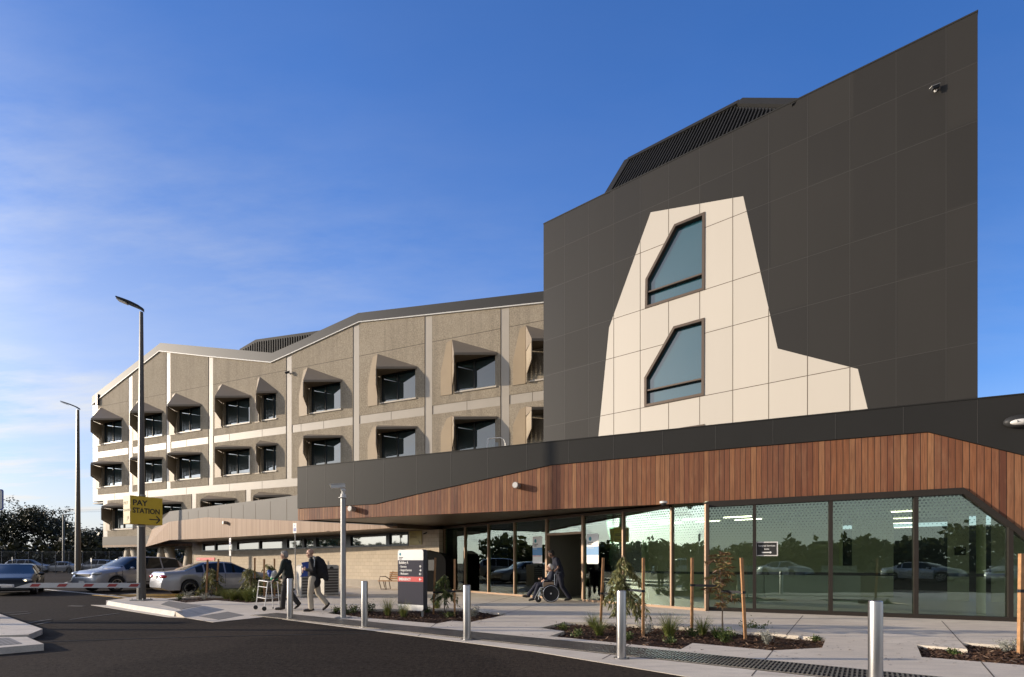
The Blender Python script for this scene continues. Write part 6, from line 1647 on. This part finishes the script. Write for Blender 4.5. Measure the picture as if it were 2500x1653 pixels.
for y in (.035, .52):
    m = MB(); m.box(C(-.06, y, .785), (.30,.05,.035)); m.build('armrest', mt['black'], t)
    m = MB(); m.hexa([C(-.27,y,.54), C(.10,y,.54), C(.10,y+.008,.54), C(-.27,y+.008,.54), C(-.27,y,.70), C(.10,y,.72), C(.10,y+.008,.72), C(-.27,y+.008,.70)]); m.build('side_guard', mt['bronzelit'], t)
    m = MB(); m.tube(C(.20,y,1.0), C(.30,y,1.0), .018, n=8); m.build('push_grip', mt['black'], t)
m = MB(); m.box(C(-.60, .20, .10), (.18,.16,.015)); m.build('footplate', mt['black'], t)
Jw = dict(face=(-1,-.05,-.05), head=v(-.02,0,1.205), neck=v(.03,0,1.06), chest=v(.06,0,.90), belly=v(.05,0,.74), pelvis=v(.01,0,.655),
 shoL=v(.06,-.18,1.01), shoR=v(.04,.18,1.01), elbL=v(.0,-.23,.79), elbR=v(-.08,.22,.82), wriL=v(-.20,-.17,.76), wriR=v(-.27,.10,.80), hdL=(-.95,.2,-.15), hdR=(-.9,-.3,0), thL=(-.1,.5,.8), thR=(0,-.4,.9),
 hipL=v(-.02,-.095,.645), hipR=v(-.02,.095,.645), kneL=v(-.42,-.11,.60), kneR=v(-.47,.10,.62), ankL=v(-.58,-.12,.15), ankR=v(-.78,.10,.22), toeL=v(-.74,-.13,.075), toeR=v(-.95,.10,.20), curl=.6)
def shirt_front(t_, J, P_, B):
    m = MB(); m.prism([[(-.035,1.07),(-.065,1.03),(-.105,.93),(-.09,.93),(-.03,1.0)]], lambda x, z, o: V((x-.005, o, z)), -.055, .055); m.build('shirt', mt['white'], t_)
person(V((wc.x, wc.y+.30, 0)), 0, 1.0, Jw, 'white haired man in a navy suit sitting in the wheelchair', mt['skin'], dict(top=mt['navy'], trs=mt['navy'], shoe=mt['black'], hair=mt['whitehair'], fringe=False, hem=v(.03,0,.66), glasses=True, extra=[shirt_front]))
# joystick / control on the far armrest
# --- orderly pushing
Jo = dict(face=(-1,-.05,-.35), head=v(-.27,0,1.60), neck=v(-.17,0,1.47), chest=v(-.08,0,1.29), belly=v(.0,0,1.08), pelvis=v(.04,0,.94),
 shoL=v(-.10,-.20,1.41), shoR=v(-.12,.20,1.41), elbL=v(-.04,-.26,1.13), elbR=v(-.14,.24,1.13), wriL=v(-.20,-.23,.98), wriR=v(-.30,.22,1.0), hdL=(-.9,.1,-.2), hdR=(-.9,-.1,-.2), thL=(-.2,.9,.2), thR=(-.2,-.9,.2),
 hipL=v(.04,-.095,.90), hipR=v(.04,.095,.90), kneL=v(.10,-.10,.49), kneR=v(-.06,.10,.49), ankL=v(.36,-.10,.10), ankR=v(-.10,.10,.085), toeL=v(.20,-.11,.035), toeR=v(-.29,.11,.035), soleL=(.2,0,-.97), curl=.9)
po = G(1366, 1468.0)
person(po+v(0,.26,0), 0, 1.06, Jo, 'dark haired orderly in a dark short sleeved uniform pushing the wheelchair', mt['skindark'], dict(top=mt['navy'], trs=mt['navy'], shoe=mt['black'], hair=mt['blackhair'], short=True, hem=v(.04,0,.86), hemr=.16))
# ================= camera, light, sky =================
cam = bpy.data.cameras.new('camera'); co = bpy.data.objects.new('camera', cam); COL.objects.link(co)
cam.sensor_width = 36; cam.lens = F/2500*36; cam.shift_x = 0; cam.shift_y = (HZ-826.5)/2500
cam.clip_start = .1; cam.clip_end = 3000
co.location = (0, 0, H); co.rotation_euler = (R(90), 0, 0); S.camera = co
EL = R(13.3); LX, LY = .9998, -.02
L = V((LX*math.cos(EL), LY*math.cos(EL), -math.sin(EL)))
sun = bpy.data.lights.new('sun', 'SUN'); so = bpy.data.objects.new('sun', sun); COL.objects.link(so)
sun.energy = SUN_E; sun.angle = R(.7); sun.color = (1, .84, .645)
so.rotation_euler = L.to_track_quat('-Z', 'Y').to_euler(); so.location = (-30, -5, 30)
w = bpy.data.worlds.new('World'); S.world = w; w.use_nodes = True
nt = w.node_tree; bg = nt.nodes['Background']
sky = nt.nodes.new('ShaderNodeTexSky'); sky.sky_type = 'NISHITA'; sky.sun_disc = False
sky.sun_elevation = EL; sky.sun_rotation = SKY_ROT
sky.altitude = 0; sky.air_density = 1.0; sky.dust_density = .7; sky.ozone_density = 2.5
class WN(N):
    def __init__(s): s.t = nt
a = WN()
d = a.coord('Generated'); sep = a.n('ShaderNodeSeparateXYZ'); a.l(d, sep.inputs[0])
zz = a.math('ADD', a.math('MAXIMUM', sep.outputs[2], 0.0), .12)
cx_ = a.math('DIVIDE', sep.outputs[0], zz); cy_ = a.math('DIVIDE', sep.outputs[1], zz)
cmb = a.n('ShaderNodeCombineXYZ'); a.l(cx_, cmb.inputs[0]); a.l(cy_, cmb.inputs[1])
n1 = a.noise(a.mapping(cmb.outputs[0], (.42,1.1,1), (0,0,.45)), 3.4, 7, .62)
n2 = a.noise(a.mapping(cmb.outputs[0], (.25,.5,1), (0,0,.3)), 2.0, 3, .5)
wisp = a.math('MULTIPLY', a.ramp(n1, [(.40,(0,0,0)),(.68,(1,1,1))]), a.ramp(n2, [(.36,(.12,.12,.12)),(.58,(1,1,1))]))
# more veil low down and toward the sun (the left)
low = a.ramp(sep.outputs[2], [(.02,(1,1,1)),(.25,(.95,.95,.95)),(.38,(.62,.62,.62)),(.52,(.26,.26,.26)),(.66,(.09,.09,.09)),(.85,(.03,.03,.03))])
side = a.ramp(a.math('ADD', a.math('MULTIPLY', sep.outputs[0], -.5), .5), [(.30,(.10,.10,.10)),(.62,(.55,.55,.55)),(.85,(1,1,1))])
veil = a.math('MULTIPLY', a.math('MULTIPLY', low, side), a.math('ADD', a.math('MULTIPLY', wisp, .95), .52), clamp=True)
hz_ = a.ramp(sep.outputs[2], [(-.02,(.97,.97,.97)),(.05,(.92,.92,.92)),(.14,(.55,.55,.55)),(.30,(0,0,0))])
veil = a.math('MAXIMUM', veil, a.math('MULTIPLY', hz_, a.math('ADD', a.math('MULTIPLY', side, .6), .4)))
dk = a.ramp(sep.outputs[2], [(.30,(1.0,1.0,1.0)),(.65,(.93,.94,.96)),(.95,(.8,.82,.85))])
skyc = a.mix(1.0, a.mix(1.0, sky.outputs[0], SKY_TINT, 'MULTIPLY'), dk, 'MULTIPLY')
ax_ = a.math('ABSOLUTE', sep.outputs[0])
skyc = a.mix(1.0, skyc, a.ramp(ax_, [(.0,(1,1,1)),(.25,(.96,.96,.96)),(.6,(.70,.71,.72)),(1,(.60,.60,.60))]), 'MULTIPLY')
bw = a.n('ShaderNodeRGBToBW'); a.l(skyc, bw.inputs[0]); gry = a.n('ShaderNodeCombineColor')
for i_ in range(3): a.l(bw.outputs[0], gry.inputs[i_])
# unseen sky overhead and behind the camera greyed to neutralise its blue fill light
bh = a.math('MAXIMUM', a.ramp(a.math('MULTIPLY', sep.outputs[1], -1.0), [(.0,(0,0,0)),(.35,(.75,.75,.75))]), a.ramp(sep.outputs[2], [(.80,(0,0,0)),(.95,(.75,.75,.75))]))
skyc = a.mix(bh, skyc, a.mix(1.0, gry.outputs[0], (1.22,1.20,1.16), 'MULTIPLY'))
hsv = a.n('ShaderNodeHueSaturation'); hsv.inputs['Saturation'].default_value = SKY_SAT; a.l(skyc, hsv.inputs['Color'])
dt = a.n('ShaderNodeVectorMath', operation='DOT_PRODUCT'); a.l(d, dt.inputs[0]); dt.inputs[1].default_value = tuple(-L)
glow = a.math('ADD', a.math('MULTIPLY', a.math('POWER', a.math('MAXIMUM', dt.outputs['Value'], 0.0), 9.0), 2.6), 1.0)
gc = a.n('ShaderNodeCombineColor')
for i_ in range(3): a.l(glow, gc.inputs[i_])
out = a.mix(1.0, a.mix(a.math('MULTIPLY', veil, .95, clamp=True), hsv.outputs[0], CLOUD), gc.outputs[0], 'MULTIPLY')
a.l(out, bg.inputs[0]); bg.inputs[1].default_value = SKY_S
S.view_settings.view_transform = 'Standard'; S.view_settings.look = 'None'; S.view_settings.exposure = EXPO; S.view_settings.gamma = 1
S.render.engine = 'CYCLES'; S.cycles.use_denoising = True
S.cycles.max_bounces = 10; S.cycles.transparent_max_bounces = 16; S.cycles.glossy_bounces = 6; S.cycles.diffuse_bounces = 4
S.cycles.caustics_reflective = False; S.cycles.caustics_refractive = False; S.cycles.sample_clamp_indirect = 6
S.render.resolution_x = 1024; S.render.resolution_y = 677
# turn lettering curves into plain meshes
dg = bpy.context.evaluated_depsgraph_get()
for ob in [o for o in COL.objects if o.type == 'FONT']:
    me = bpy.data.meshes.new_from_object(ob.evaluated_get(dg)); mm = ob.data.materials[0]
    n_ = bpy.data.objects.new('lettering', me); COL.objects.link(n_); n_.parent = ob.parent; n_.matrix_local = ob.matrix_local.copy()
    if not me.materials: me.materials.append(mm)
    c_ = ob.data; bpy.data.objects.remove(ob); bpy.data.curves.remove(c_)
